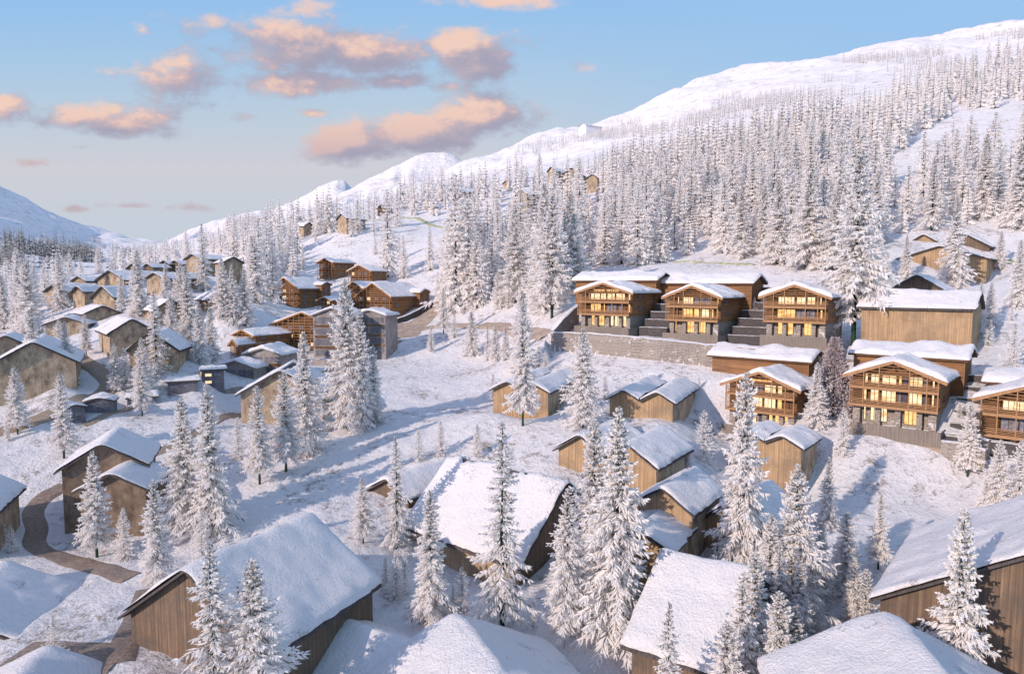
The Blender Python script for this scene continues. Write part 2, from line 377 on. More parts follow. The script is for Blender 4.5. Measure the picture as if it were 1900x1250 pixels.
# ---------------------------------------------------------------- terrain: smooth surface through surveyed points (column, row, distance)
TP = [(-300,1250,52),(0,1250,50),(283,1235,50),(600,1250,53),(950,1250,55),(1300,1250,55.5),(1600,1250,56),(1900,1250,54),(2200,1250,52),
(124,1016,76),(180,1033,72),(400,990,77),(500,900,88),(450,950,82),(30,806,100),(119,850,94),(64,733,115),(114,719,112),(180,772,107),(335,730,124),
(317,692,125),(203,667,133),(125,716,120),(160,659,140),(215,724,120),(392,673,153),(350,635,170),(485,709,135),(410,752,126),(500,800,108),
(595,662,168),(560,655,172),(415,660,162),(540,570,230),(720,590,222),(625,522,262),(660,532,254),(870,602,200),(824,619,190),
(919,671,160),(1024,642,150),(968,790,110),(800,700,148),(671,797,108),(800,800,104),(700,750,124),(630,700,148),(760,640,182),(883,848,94),(777,854,94),
(676,1008,74),(568,842,99),(923,767,107),(1006,776,104),(1240,793,97),(1308,870,88),(1041,893,83),(1308,855,92),(1081,793,99),
(1497,925,88),(1420,905,90),(1562,843,92),(1534,964,79),(1628,1052,69),(1522,1112,65),(1700,900,86),(1790,882,86),(1843,941,79),(1577,779,101),(1740,814,91),(1840,872,85),
(1330,806,108),(1490,815,98),(1118,1170,59),(1061,1166,59),(930,1160,59),(801,1146,60),(738,1030,74),(740,1110,63),(850,1085,70),(1375,1060,68),(1300,1000,74),
(1610,645,118),(1783,636,117),(1797,646,114),(1878,681,104),(1850,705,99),(1824,532,158),(1767,536,150),
(1640,610,126),(1230,556,168),(1330,500,185),(1024,590,166),(1000,520,220),(1150,500,198),(1250,483,210),(1400,483,192),(1560,500,168),(1700,478,172),(1887,568,126),(1900,500,147),(2200,520,140),
(1100,400,310),(1100,330,450),(1100,285,700),(1100,232,1000),(1100,262,1400),(1300,400,270),(1300,300,385),(1300,230,560),(1300,187,760),(1300,152,1000),(1300,190,1500),
(1500,400,232),(1500,300,330),(1500,200,500),(1500,150,700),(1500,108,1000),(1500,160,1500),(1700,400,215),(1700,300,290),(1700,200,430),(1700,120,680),(1700,76,1000),(1700,130,1500),
(1900,400,195),(1900,300,255),(1900,200,360),(1900,110,560),(1900,40,1000),(1900,100,1500),(2200,300,230),(2200,150,400),(2200,0,1000),(2200,60,1500),
(950,450,275),(950,560,205),(860,441,300),(980,401,330),(960,350,430),(960,318,600),(960,288,850),(960,256,1050),(960,300,1500),(1060,357,395),(1020,240,1030),
(850,425,340),(850,370,430),(850,342,600),(860,325,850),(860,340,1100),(850,390,1500),(700,500,280),(700,424,340),(700,398,400),(700,378,520),(700,368,700),(700,372,1000),(700,430,1500),
(600,470,310),(640,430,333),(560,440,352),(600,408,430),(600,398,600),(600,410,1000),(600,450,1500),(480,560,235),(480,500,290),(480,455,380),(480,432,520),(480,420,750),(480,430,1100),
(380,500,330),(370,478,450),(370,458,650),(370,452,900),(370,470,1500),(300,547,195),(280,520,275),(280,500,380),(300,602,168),(389,581,171),(378,541,204),(350,517,231),(407,512,221),(160,772,107),(206,766,108),(306,733,121),(364,723,122),(232,760,115),(282,752,116),(385,707,127),(270,483,600),(262,472,900),(262,467,1300),
(150,620,165),(147,574,193),(150,545,290),(150,510,450),(150,482,700),(150,448,1000),(150,422,1250),(150,460,1800),(50,690,132),(50,620,180),(50,565,260),(50,525,400),(50,470,650),(50,430,850),(50,381,1250),(50,420,1800),
(-50,610,185),(-50,500,420),(-50,420,650),(-50,320,1200),(-50,380,1800),(-400,700,120),(-400,600,200),(-400,450,420),(-400,200,1200),(-400,300,1800),(-300,900,80),(2200,720,92),(2200,900,70),
(205,436,1250),(100,405,1250)]
_e = []
for _u, _v, _z in ((1024,616,-10.45),(1070,618,-10.45),(1118,621,-10.45),(1170,625,-10.45),(1226,630,-10.6),(1283,636,-11.0),(1336,642,-11.3),(1400,648,-11.5),(1470,654,-11.8),(1540,661,-12.3)):
    _X, _Z = ray(_u, _v); _D = _z/_Z
    if _u < 1320: _e += [(_X, math.log(_D-2.5), (-14.3 if _u > 1040 else -13.3)/(_D-2.5))]
    _e += [(_X, math.log(_D+2.2), (_z-.45)/(_D+2.2)), (_X, math.log(_D+8), min(_z-.3, -11.0)/(_D+8))]
for _u, _D, _z in ((1216,118,-18.9),(1110,119,-18.6),(1300,114,-19.6),(1070,110,-20.3),(1260,104,-20.8),(1150,101,-21.2),(1230,90,-23.5),(1150,88,-24.0),(1290,96,-22.8),(1400,102,-25.0)): _e.append((ray(_u, 700)[0], math.log(_D), _z/_D))
_p = np.array([(ray(u, v)[0], math.log(d), ray(u, v)[1]) for u, v, d in TP]+_e)
def _phi(r2): return 0.5*r2*np.log(r2+1e-9)
_n = len(_p); _A = np.zeros((_n+3, _n+3)); _d = _p[:,None,:2]-_p[None,:,:2]
_A[:_n,:_n] = _phi((_d**2).sum(-1))+np.eye(_n)*0.00025; _A[:_n,_n] = 1; _A[:_n,_n+1:] = _p[:,:2]; _A[_n:,:_n] = _A[:_n,_n:].T
_w = np.linalg.solve(_A, np.concatenate([_p[:,2], np.zeros(3)]))
def _base(X, Ly):
    out = _w[_n]+_w[_n+1]*X+_w[_n+2]*Ly
    for i in range(_n): out = out+_w[i]*_phi((X-_p[i,0])**2+(Ly-_p[i,1])**2)
    return out
TX = np.linspace(-1.25, 1.25, 640); TL = np.linspace(math.log(22), math.log(1900), 1050)
gX, gL = np.meshgrid(TX, TL)
cX, cL = np.linspace(-1.25, 1.25, 200), np.linspace(math.log(22), math.log(1900), 320)
c2X, c2L = np.meshgrid(cX, cL)
cZ = _base(np.clip(c2X, -1.15, 1.1), np.maximum(c2L, math.log(48)))*np.exp(np.maximum(c2L, math.log(48)))
def bil(Z, xs, ls, X, L):
    fx = np.clip((X-xs[0])/(xs[1]-xs[0]), 0, len(xs)-1.001); fl = np.clip((L-ls[0])/(ls[1]-ls[0]), 0, len(ls)-1.001)
    i = fx.astype(int); j = fl.astype(int); a = fx-i; b = fl-j
    return (Z[j,i]*(1-a)+Z[j,i+1]*a)*(1-b)+(Z[j+1,i]*(1-a)+Z[j+1,i+1]*a)*b
Zb = bil(cZ, cX, cL, gX, gL)
gY = np.exp(gL); gx = gX*gY
far = np.clip((gY-250)/500, 0, 1)
Zn = fbm(gx/9, gY/9, 4, 3)*0.55 + fbm(gx/2.1, gY/2.1, 3, 5)*0.22*(1-far)
Zn = Zn*(1-far)+far*((fbm(gx/70, gY/110, 5, 9)*16-6*np.abs(fbm(gx/120, gY/160, 3, 19)))*np.clip((gY-380)/500,0,1)+fbm(gx/14, gY/14, 3, 12)*1.0)
Zt = Zb+Zn
WALL = [(u, v, z/ray(u, v)[1]) for u, v, z in ((1024,616,-10.45),(1070,618,-10.45),(1118,621,-10.45),(1226,630,-10.6),(1283,636,-11.0),(1336,642,-11.3),(1400,648,-11.5),(1470,654,-11.8),(1540,661,-12.3),(1600,668,-12.9))]
_wp = np.array([(ray(u, v)[0]*D, D, ray(u, v)[1]*D) for u, v, D in WALL])
_best = np.full(gx.shape, 1e9); _sg = np.zeros(gx.shape); _zt = np.zeros(gx.shape); _ux = np.zeros(gx.shape)
for _a, _b in zip(_wp[:-1], _wp[1:]):
    _dx, _dy = _b[0]-_a[0], _b[1]-_a[1]; _l2 = _dx*_dx+_dy*_dy; _t = np.clip(((gx-_a[0])*_dx+(gY-_a[1])*_dy)/_l2, 0, 1)
    _px, _py = gx-_a[0]-_dx*_t, gY-_a[1]-_dy*_t; _dd = np.hypot(_px, _py); _s = _dy*_px-_dx*_py      # negative side = uphill
    k_ = _dd < _best; _best = np.where(k_, _dd, _best); _sg = np.where(k_, _s, _sg); _zt = np.where(k_, _a[2]+(_b[2]-_a[2])*_t, _zt); _ux = np.where(k_, _a[0]+_dx*_t, _ux)
_in = (gx > _wp[0,0]-1) & (gY > 90) & (gY < 175)
_fr = _in & (_sg > 0) & (_best < 14) & (_ux < _wp[6,0]); _bk = _in & (_sg <= 0) & (_best < 9)
Zt = np.where(_fr, np.minimum(Zt, _zt-3.9-.30*_best+np.clip(_best-9, 0, 9)*1.5), Zt)
_m = np.clip((_best-4)/5, 0, 1); Zt = np.where(_bk, (_zt-.45)*(1-_m)+Zt*_m, Zt)
def ground(x, y):
    X = np.asarray(x, float)/np.asarray(y, float); L = np.log(np.asarray(y, float))
    return bil(Zt, TX, TL, X, L)
def gnd(x, y): return float(ground(np.array([x]), np.array([y]))[0])
def hit(u, v):                      # where the line of sight meets the ground
    X, Z = ray(u, v); ly = np.linspace(math.log(24), math.log(1890), 3000); y = np.exp(ly)
    g = bil(Zt, TX, TL, np.full_like(ly, X), ly); k = np.nonzero(g >= Z*y)[0]
    k = k[0] if len(k) else 2999
    return X*y[k], y[k], g[k]
tag(grid_mesh('snowy_ground', np.stack([gx, gY, Zt], -1), M['ground']), kind='structure')

# ---------------------------------------------------------------- far mountains behind the valley
def mountain(name, ridge, D1, D0, D2, vfoot, amp, seed):
    us = np.linspace(ridge[0][0], ridge[-1][0], 260); rv = np.interp(us, [p[0] for p in ridge], [p[1] for p in ridge])
    rv = rv+fbm(us/22, us*0, 3, seed)*3
    X = np.array([ray(u, 450)[0] for u in us]); Zr = np.array([ray(u, v)[1] for u, v in zip(us, rv)])*D1
    q = np.linspace(0, 1.5, 170); V = np.zeros((len(q), len(us), 3))
    zf = ray(700, vfoot)[1]*D0
    for j, t in enumerate(q):
        D = D0+(D1-D0)*t if t <= 1 else D1+(D2-D1)*(t-1)*2
        if t <= 1: z = zf+(Zr-zf)*(t**1.15)
        else: z = Zr-(Zr-zf)*((t-1)*2)**0.8
        x = X*D1*(D/D1)
        rid = 1-np.abs(fbm(x/170, np.full_like(x, D/420), 4, seed))*2.6
        z = z-1.25*amp*(1-rid)*min(1, 3*abs(1-t))*np.clip((Zr-zf)/250, .2, 1)+fbm(x/60, np.full_like(x, D/60), 3, seed+4)*amp*.16*min(1, 4*abs(1-t))
        V[j,:,0] = x; V[j,:,1] = D; V[j,:,2] = z
    tag(grid_mesh(name, V, M['mount']), kind='structure')
mountain('near_mountain', [(360,480),(420,452),(500,425),(560,399),(600,376),(655,347),(700,324),(745,303),(775,287),(800,281),(825,280),(845,287),(868,301),(900,322),(960,350)], 1750, 1150, 2300, 470, 55, 31)
mountain('far_mountain', [(200,500),(262,467),(300,450),(350,427),(400,409),(460,392),(505,389),(550,370),(595,346),(628,333),(642,335),(660,352),(720,400),(800,440)], 2600, 1950, 3200, 480, 70, 57)

# ---------------------------------------------------------------- snow-roofed houses
def snow_layer(L, w, drop, parent, seed, mat, bare=None, thick=0.42, res=0.42, xo=0.0, clip=None, fin=False):
    m = max(8, int(2*w/res)); n = max(6, int(L/res)); ex = [0, .07, .2, .45]
    t = np.array([-w-.05+e for e in ex]+list(np.linspace(-w+.8, w-.8, m))+[w+.05-e for e in ex[::-1]])
    s = np.array([-.08+e for e in ex]+list(np.linspace(.8, L-.8, n))+[L+.08-e for e in ex[::-1]])
    T, S = np.meshgrid(t, s)
    j = fbm(T/1.6+seed, S/1.6, 3, seed)
    edge = np.minimum(np.minimum(T+w+.05, w+.05-T), np.minimum(S+.08, L+.08-S))
    rnd = np.sqrt(np.clip(1-(1-np.clip(edge/.5, 0, 1))**2, 0, 1))
    th = thick*(0.75+0.75*fbm(T/3.5, S/3.5+seed, 3, seed+2)+.25*j)*rnd
    th = np.maximum(th, 0.03)
    prof = -drop*(np.sqrt((T/w)**2+.0035*36/(w*w))-.35/w)
    Z = prof-.04+th+fbm(T/.8, S/.8+seed, 2, seed+5)*.07*rnd
    if bare is not None:                      # (side, from, to) in shares of the half width where the snow has slid off the slates
        sd, t0, t1 = bare; q = T/w*sd; jj = j*.16
        k = (q > t0) & (q < t1+jj) & (S > .3)
        Z = np.where(k, prof-.3, Z)
    if fin: Z = Z+np.exp(-((T-.5-S*.03)/.28)**2)*.35*np.clip((S)/1.0, 0, 1)*np.clip((L-S)/2, 0, 1)
    j2 = fbm(S/.9, T/.9+seed, 3, seed+8)*.28
    e0 = edge < .03
    Tx = np.where(e0 & (np.abs(T) > w-.1), T+np.sign(T)*j2, T); Sx = np.where(e0 & ((S < .1) | (S > L-.1)), S+j2*.7, S)
    V = np.stack([Tx+xo, Sx, Z], -1)
    if clip: V = V[:, (T[0] > clip[0]) & (T[0] < clip[1])]
    return grid_mesh('snow', V, mat, parent)
def roof_slab(L, w, drop, parent, mat, thick=.22, xo=0.0, name='roof', soffit=None):
    b = MB(); e = -drop
    b.prism([(xo-w, e-thick), (xo, -thick), (xo+w, e-thick), (xo+w, e), (xo, 0), (xo-w, e)][::1], 0, L, soffit or mat)
    o = b.build(name, parent)
    if soffit:
        o.data.materials.append(mat); k = len(o.data.materials)-1
        for p in o.data.polygons:
            if p.normal.z > .3: p.material_index = k
    return o
SNW = .40
def barn(k, label, cat='barn', mats=('barnwood','plaster'), oh=.7, group=None, thick=.42, bare=None, extra=(), down=1.2, name='barn', base=None, fin=False):
    d = HD[k]; h = d['h']; L, w, drop = d['L'], d['w'], d['drop']
    top = d['z']-SNW; fx, fy = math.sin(h), math.cos(h); rx, ry = math.cos(h), -math.sin(h)
    cs = [(d['x']+rx*a+fx*b, d['y']+ry*a+fy*b) for a in (-w, 0, w) for b in (0, L*.5, L)]
    zg = min(gnd(*c) for c in cs); z0 = gnd(d['x']+fx*L/2, d['y']+fy*L/2)
    root = empty(name, (d['x'], d['y'], z0), h); tag(root, label, cat, group)
    up = top-z0; b = MB(); o2 = min(oh, w*.14); zb = zg-down-z0
    def walls(xc, wi, y0, y1, tp, dr, wf, lo=0):
        sl = dr/w; zt = tp-.23
        b.prism([(xc-wi, zb), (xc+wi, zb), (xc+wi, zt-sl*wi), (xc, zt), (xc-wi, zt-sl*wi)], y0, y1, M[mats[0]], M[mats[1]])
    walls(0, w-o2, oh, L-.5, up, drop, w)
    b.build('wall', root)
    def one(xc, yo, LL, dz, bare):
        e = bpy.data.objects
        rf = roof_slab(LL, w, drop, root, M['slate']); rf.location = (xc, yo, up+dz)
        sn = snow_layer(LL, w, drop, rf, hash(k+str(xc)) % 97, M['roofsnow'], bare, thick, fin=fin)
    one(0, 0, L, 0, bare)
    return root, up, z0, zb
def twin(k1, k2, label, cat='barn', mats=('barnwood','plaster'), group=None, name='barn'):
    d = HD[k1]; e = HD[k2]; h = (d['h']+e['h'])/2; L = (d['L']+e['L'])/2*.93
    w = (d['w']+e['w'])/2; drop = (d['drop']+e['drop'])/2
    fx, fy = math.sin(h), math.cos(h); rx, ry = math.cos(h), -math.sin(h)
    dx = (e['x']-d['x'])*rx+(e['y']-d['y'])*ry; dx = max(dx, w*1.1)
    cs = [(d['x']+rx*a+fx*b, d['y']+ry*a+fy*b) for a in (-w, dx+w) for b in (0, L)]
    zg = min(gnd(*c) for c in cs); z0 = gnd(*cs[0])
    root = empty(name, (d['x'], d['y'], z0), h); tag(root, label, cat, group)
    up = (d['z']+e['z'])/2-SNW-z0; hw = dx/2; sl = drop/w
    b = MB(); zt = up-.23; zb = zg-1.2-z0; wi = w-.55
    b.prism([(-wi, zb), (dx+wi, zb), (dx+wi, zt-sl*wi), (dx, zt), (dx/2, zt-sl*dx/2), (0, zt), (-wi, zt-sl*wi)], .7, L-.5, M[mats[0]], M[mats[1]])
    b.build('wall', root)
    for xc, cl, sg in ((0, (-w-1, dx/2+.02), 1), (dx, (-dx/2-.02, w+1), -1)):
        bb = MB(); t = .2; vx = dx/2*sg                # each roof ends in the valley
        P = [(-w, -drop), (0, 0), (vx, -sl*abs(vx))] if sg > 0 else [(vx, -sl*abs(vx)), (0, 0), (w, -drop)]
        bb.prism([(x, z-t) for x, z in P]+[(x, z) for x, z in P[::-1]], 0, L, M['slate'])
        rf = bb.build('roof', root); rf.location = (xc, 0, up)
        snow_layer(L, w, drop, rf, int(xc)+3, M['roofsnow'], clip=cl)
    return root
PL = ('plaster','plaster'); BW = ('barnwood','plaster'); DK = ('brownwood','darkplaster')
barn('F1', 'steep-roofed brown barn with the longest snow roof, nearest at the lower left', mats=('brownwood','brownwood'), thick=.38)
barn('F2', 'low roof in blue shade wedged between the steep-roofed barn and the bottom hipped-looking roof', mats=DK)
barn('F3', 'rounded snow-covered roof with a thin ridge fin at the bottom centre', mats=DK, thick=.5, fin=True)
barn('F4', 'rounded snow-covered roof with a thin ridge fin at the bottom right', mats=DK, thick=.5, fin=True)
barn('F5', 'barn with the widest bright snow roof, lower right of the centre, planked wall below', mats=('brownwood','brownwood'), thick=.6)
barn('F6', 'large brown barn with a thick snow roof running out of the right edge', mats=('brownwood','brownwood'), thick=.6)
barn('F7', 'big barn with a bare slate strip along its ridge and bright snow slope', mats=('brownwood','barnwood'), thick=.55, bare=(-1,-.03,.03))
barn('F8', 'brown gable end with slate verge just left of the slate-ridged barn', mats=('brownwood','brownwood'))
barn('M1a', 'left one of the two sharp-gabled tan barns standing side by side at the centre right', bare=(-1,.0,.07))
barn('M1b', 'right one of the two sharp-gabled tan barns, its whole snow slope in view', bare=(-1,.0,.06))
barn('M4a', 'small tan barn with a bare slate patch below its ridge, right of the tall spruce', bare=(-1,.0,.2))
barn('M4b', 'lowest small barn with a smooth bluish roof tucked under the slate-patched one', bare=(-1,.0,.12))
barn('M4c', 'small barn with drifted snow and slate verge behind the tallest sparse spruce')
twin('M2a', 'M2b', 'middle twin-gabled tan barn below the stone wall with both gables in view')
twin('M3a', 'M3b', 'left twin-gabled tan barn half hidden by the green-trunked spruce')
HD['M5b'] = dict(HD['M5'])
HD['M5a'] = dict(HD['M5']); d = HD['M5']; HD['M5a']['x'] -= math.cos(d['h'])*4.3; HD['M5a']['y'] += math.sin(d['h'])*4.3; HD['M5a']['w'] = HD['M5b']['w'] = 2.9; HD['M5a']['drop'] = HD['M5b']['drop'] = 1.5
twin('M5a', 'M5b', 'tall narrow twin-gabled barn in front of the lower left lit chalet', mats=('barnwood','plaster'))
for q in ('M5','M5a','M5b'): pass
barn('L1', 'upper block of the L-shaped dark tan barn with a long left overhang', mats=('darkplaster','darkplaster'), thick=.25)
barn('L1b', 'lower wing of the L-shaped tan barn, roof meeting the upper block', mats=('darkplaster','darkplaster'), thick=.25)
barn('L2', 'tan barn cut by the left edge beside the cobbled path', mats=PL, thick=.25)
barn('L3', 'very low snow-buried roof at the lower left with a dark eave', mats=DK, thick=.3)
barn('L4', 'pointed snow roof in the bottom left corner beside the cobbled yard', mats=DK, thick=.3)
barn('L5', 'big tan house at the left edge with a wide gable, nearer of two joined roofs', mats=PL, thick=.3)
barn('L5a', 'smaller gable behind the big tan house, cut by the left edge', mats=PL, thick=.3)
barn('L6', 'tall tan box house with a bright left roof slope beside the planked lane', mats=PL, thick=.25)
barn('L7', 'wide tan house with a bluish roof slope, right of the tall box house', mats=PL, thick=.3)
barn('L8', 'tan house with a low wide gable, left of the tall box house', mats=PL, thick=.25)
barn('L9', 'small tan house with a bright roof directly above the tall box house', mats=PL, thick=.25)
V_ = 'tan houses of the left village'
barn('L10a', 'tan village house with the leftmost gable of the front row', mats=PL, thick=.25, group=V_)
barn('L10b', 'tan village house with the middle gable of the front row, tall lit end wall', mats=PL, thick=.25, group=V_)
barn('L10c', 'tan village house with the right gable of the front row', mats=PL, thick=.25, group=V_)
barn('L11a', 'village house with the longest roof, second row behind the tallest village spruce', mats=PL, thick=.25, group=V_)
barn('L11b', 'small gabled village house left of the longest roof', mats=PL, thick=.25, group=V_)
barn('L12', 'village house with a lit end wall at the right end of the second row', mats=PL, thick=.25, group=V_)
barn('L13a', 'small dark village gable at the back, leftmost of four', mats=DK, thick=.2, group=V_)
barn('L13b', 'small dark village gable at the back, second of four', mats=DK, thick=.2, group=V_)
barn('L13c', 'small dark village gable at the back, third of four', mats=DK, thick=.2, group=V_)
barn('L13d', 'small dark village gable at the back, rightmost of four', mats=DK, thick=.2, group=V_)
barn('L14', 'topmost tan village house behind the big spruce, left of a matching gable', mats=PL, thick=.25, group=V_)
barn('L15', 'tan village house with its gable turned right, at the village top right', mats=PL, thick=.25, group=V_)
barn('L16', 'tan box house with a tilted white roof, standing alone right of the village', mats=PL, thick=.25, group=V_)
barn('L17', 'narrow tan house with a bright leaning roof, left of the lone box house', mats=PL, thick=.25, group=V_)
barn('T', 'large tan barn with an asymmetric steep roof behind four spruces at the centre left', mats=PL, thick=.4, bare=(1,.0,.10))
U_ = 'tan barns on the upper slope'
barn('U1', 'tan barn with its long side in view, leftmost on the upper slope', mats=PL, thick=.3, group=U_)
barn('U2', 'tan barn with a bright lit gable on the upper slope', mats=PL, thick=.3, group=U_)
barn('U3', 'tiny dark barn half sunk behind trees at the start of the green bank', mats=DK, thick=.3, group=U_)
barn('U4', 'upper tan barn with a roof interrupted by spruces, above the one on the green bank', mats=PL, thick=.3, group=U_)
barn('U5', 'smallest tan barn high between the spruces', mats=PL, thick=.3, group=U_)
barn('U6', 'tall narrow tan barn with a white roof edge above the green bank', mats=PL, thick=.3, group=U_)
barn('U7', 'tan barn by the green bank with spruces in front of its roof', mats=PL, thick=.3, group=U_)
barn('U8a', 'big tan farmhouse with a broad gable, highest of the upper barns', mats=PL, thick=.3, group=U_)
barn('U8b', 'tall narrow gabled block joined left of the highest farmhouse', mats=PL, thick=.3, group=U_)
barn('U8c', 'small gabled annex at the right of the highest farmhouse', mats=PL, thick=.3, group=U_)
barn('R1', 'wide plank-walled barn with a straight white eave, right of the upper lit chalets', mats=('barnwood','barnwood'), thick=.5)
barn('R2', 'low gable peeking over the roof of the wide plank-walled barn', mats=('brownwood','barnwood'), thick=.3)
barn('R3', 'tall broad-gabled plank barn on the right slope behind two spruces', mats=('barnwood','barnwood'), thick=.3)
barn('R4', 'small gable half hidden by spruces above the left end of the tall plank barn', mats=('barnwood','barnwood'), thick=.3)
barn('R5', 'dark-sided gable above the right end of the tall plank barn', mats=('brownwood','brownwood'), thick=.3)

barn('U9', 'snow-plastered white building alone on the far ridge line', 'building', ('roofsnow','roofsnow'), thick=.6, name='ridge_building')
# small grey huts with shuttered openings
def hut(k, label, lit=False):
    root, up, z0, zb = barn(k, label, 'hut', ('greyd','greyd'), oh=.25, group='small grey huts below the timber houses', thick=.45, name='hut')
    d = HD[k]; w = d['w']-.27
    front = k in ('S1','S6')
    for i in (0, 1):
        for j in (0, 1):
            b = MB(); zt = up-d['drop']-.75-j*1.35
            mt = M['litpale'] if lit and i == 0 else M['glass']
            if front: b.box(-w*.62+i*w*.68, -w*.62+i*w*.68+w*.5, .19, .26, zt-.5, zt, mt)
            else: b.box(w-.02, w+.06, .8+i*d['L']*.36, .8+i*d['L']*.36+1.1, zt-.5, zt, mt)
            b.build('shutter', root)
    if lit:
        for j in (0, 1): b = MB(); b.box(-.9, -.1, .19, .26, up-d['drop']-1.2-j*1.1, up-d['drop']-.6-j*1.1, M['lit']); b.build('window', root)
hut('S1', 'grey hut with a snowy gable and four shutters, standing alone beside the lane')
hut('S2', 'long grey hut with thick lumpy snow on its roof, in the middle of the row')
hut('S3', 'small grey hut behind the green-trunked spruce, left of the long one')
hut('S4', 'grey hut with a lit end wall at the foot of the grey houses', True)
hut('S5', 'grey hut mostly hidden by the green-trunked spruce')
hut('S6', 'grey hut behind the tall spruce, left of the lone gabled hut')

# ---------------------------------------------------------------- timber chalets
def lx(d, u, yl):     # local x of picture column u on the plane y = yl of a building
    X = ray(u, 600)[0]; s, c = math.sin(d['h']), math.cos(d['h'])
    # point = (x + c*a + s*yl, y - s*a + c*yl);  px = X*py
    return (X*(d['y']+c*yl)-d['x']-s*yl)/(c+X*s)
def window(root, x0, x1, z0, z1, y, mat, nm, fm='darkwood', fr=.07):
    f = MB(); t = fr
    f.box(x0, x1, y-.06, y+.05, z0, z0+t, M[fm]); f.box(x0, x1, y-.06, y+.05, z1-t, z1, M[fm])
    for i in range(nm+2):
        x = x0+(x1-x0-t)*i/(nm+1); f.box(x, x+t, y-.05, y+.06, z0+t*.9, z1-t*.9, M[fm])
    o = f.build('window', root); g = MB(); g.box(x0+t*.5, x1-t*.5, y+.0, y+.04, z0+t*.5, z1-t*.5, M[mat]); g.build('pane', o)
def sidewin(root, x, y0, y1, z0, z1, mat):
    f = MB(); t = .09
    for a in (z0, z1-t): f.box(x-.05, x+.08, y0, y1, a, a+t, M['darkwood'])
    for i in range(3): yy_ = y0+(y1-y0-t)*i/2; f.box(x-.04, x+.07, yy_, yy_+t, z0, z1, M['darkwood'])
    o = f.build('window', root); g = MB(); g.box(x-.02, x+.03, y0+.04, y1-.04, z0+.04, z1-.04, M[mat]); g.build('pane', o)
def rear_wing(root, up, x0, x1, y0, w, drop, zt, zbot, mat='timber', louvre=True):
    """block behind the gable house whose ridge runs across"""
    L = x1-x0; b = MB(); yc = y0+w; sl = drop/w; wi = w-.7
    zr = zt-SNW-.23
    n = len(b.v)
    P = [(yc-wi, zbot), (yc+wi, zbot), (yc+wi, zr-sl*wi), (yc, zr), (yc-wi, zr-sl*wi)]
    b.v += [(x0+.7, y, z) for y, z in P]+[(x1-.7, y, z) for y, z in P]; mi = b.mi(M[mat])
    b.f += [(4,3,2,1,0), (5,6,7,8,9)]+[(i, (i+1)%5, (i+1)%5+5, i+5) for i in range(5)]; b.m += [mi]*7
    b.build('rear_wing', root)
    rf = roof_slab(L, w, drop, root, M['darkwood'], .2, soffit=None); rf.location = (x0, yc, zt-SNW); rf.rotation_euler = (0, 0, -math.pi/2)
    snow_layer(L, w, drop, rf, int(L*7)+3, M['roofsnow'], thick=.78)
    # rotated so that the roof's own y axis points along +x
    if louvre:
        b = MB(); z = zbot
        while z < zr-sl*wi-.2: b.box(x1-3.4, x1-.62, y0+.56, y0+.66, z, z+.12, M['batten']); b.box(x1-.68, x1-.56, y0+.72, yc+wi, z, z+.12, M['batten']); z += .3
        b.box(x1-.66, x1-.52, y0+.5, y0+.64, zbot-.1, zr-sl*wi, M['batten']); b.box(x1-3.5, x1-3.4, y0+.58, y0+.68, zbot-.1, zr-sl*wi, M['batten']); b.build('louvre_panel', root)
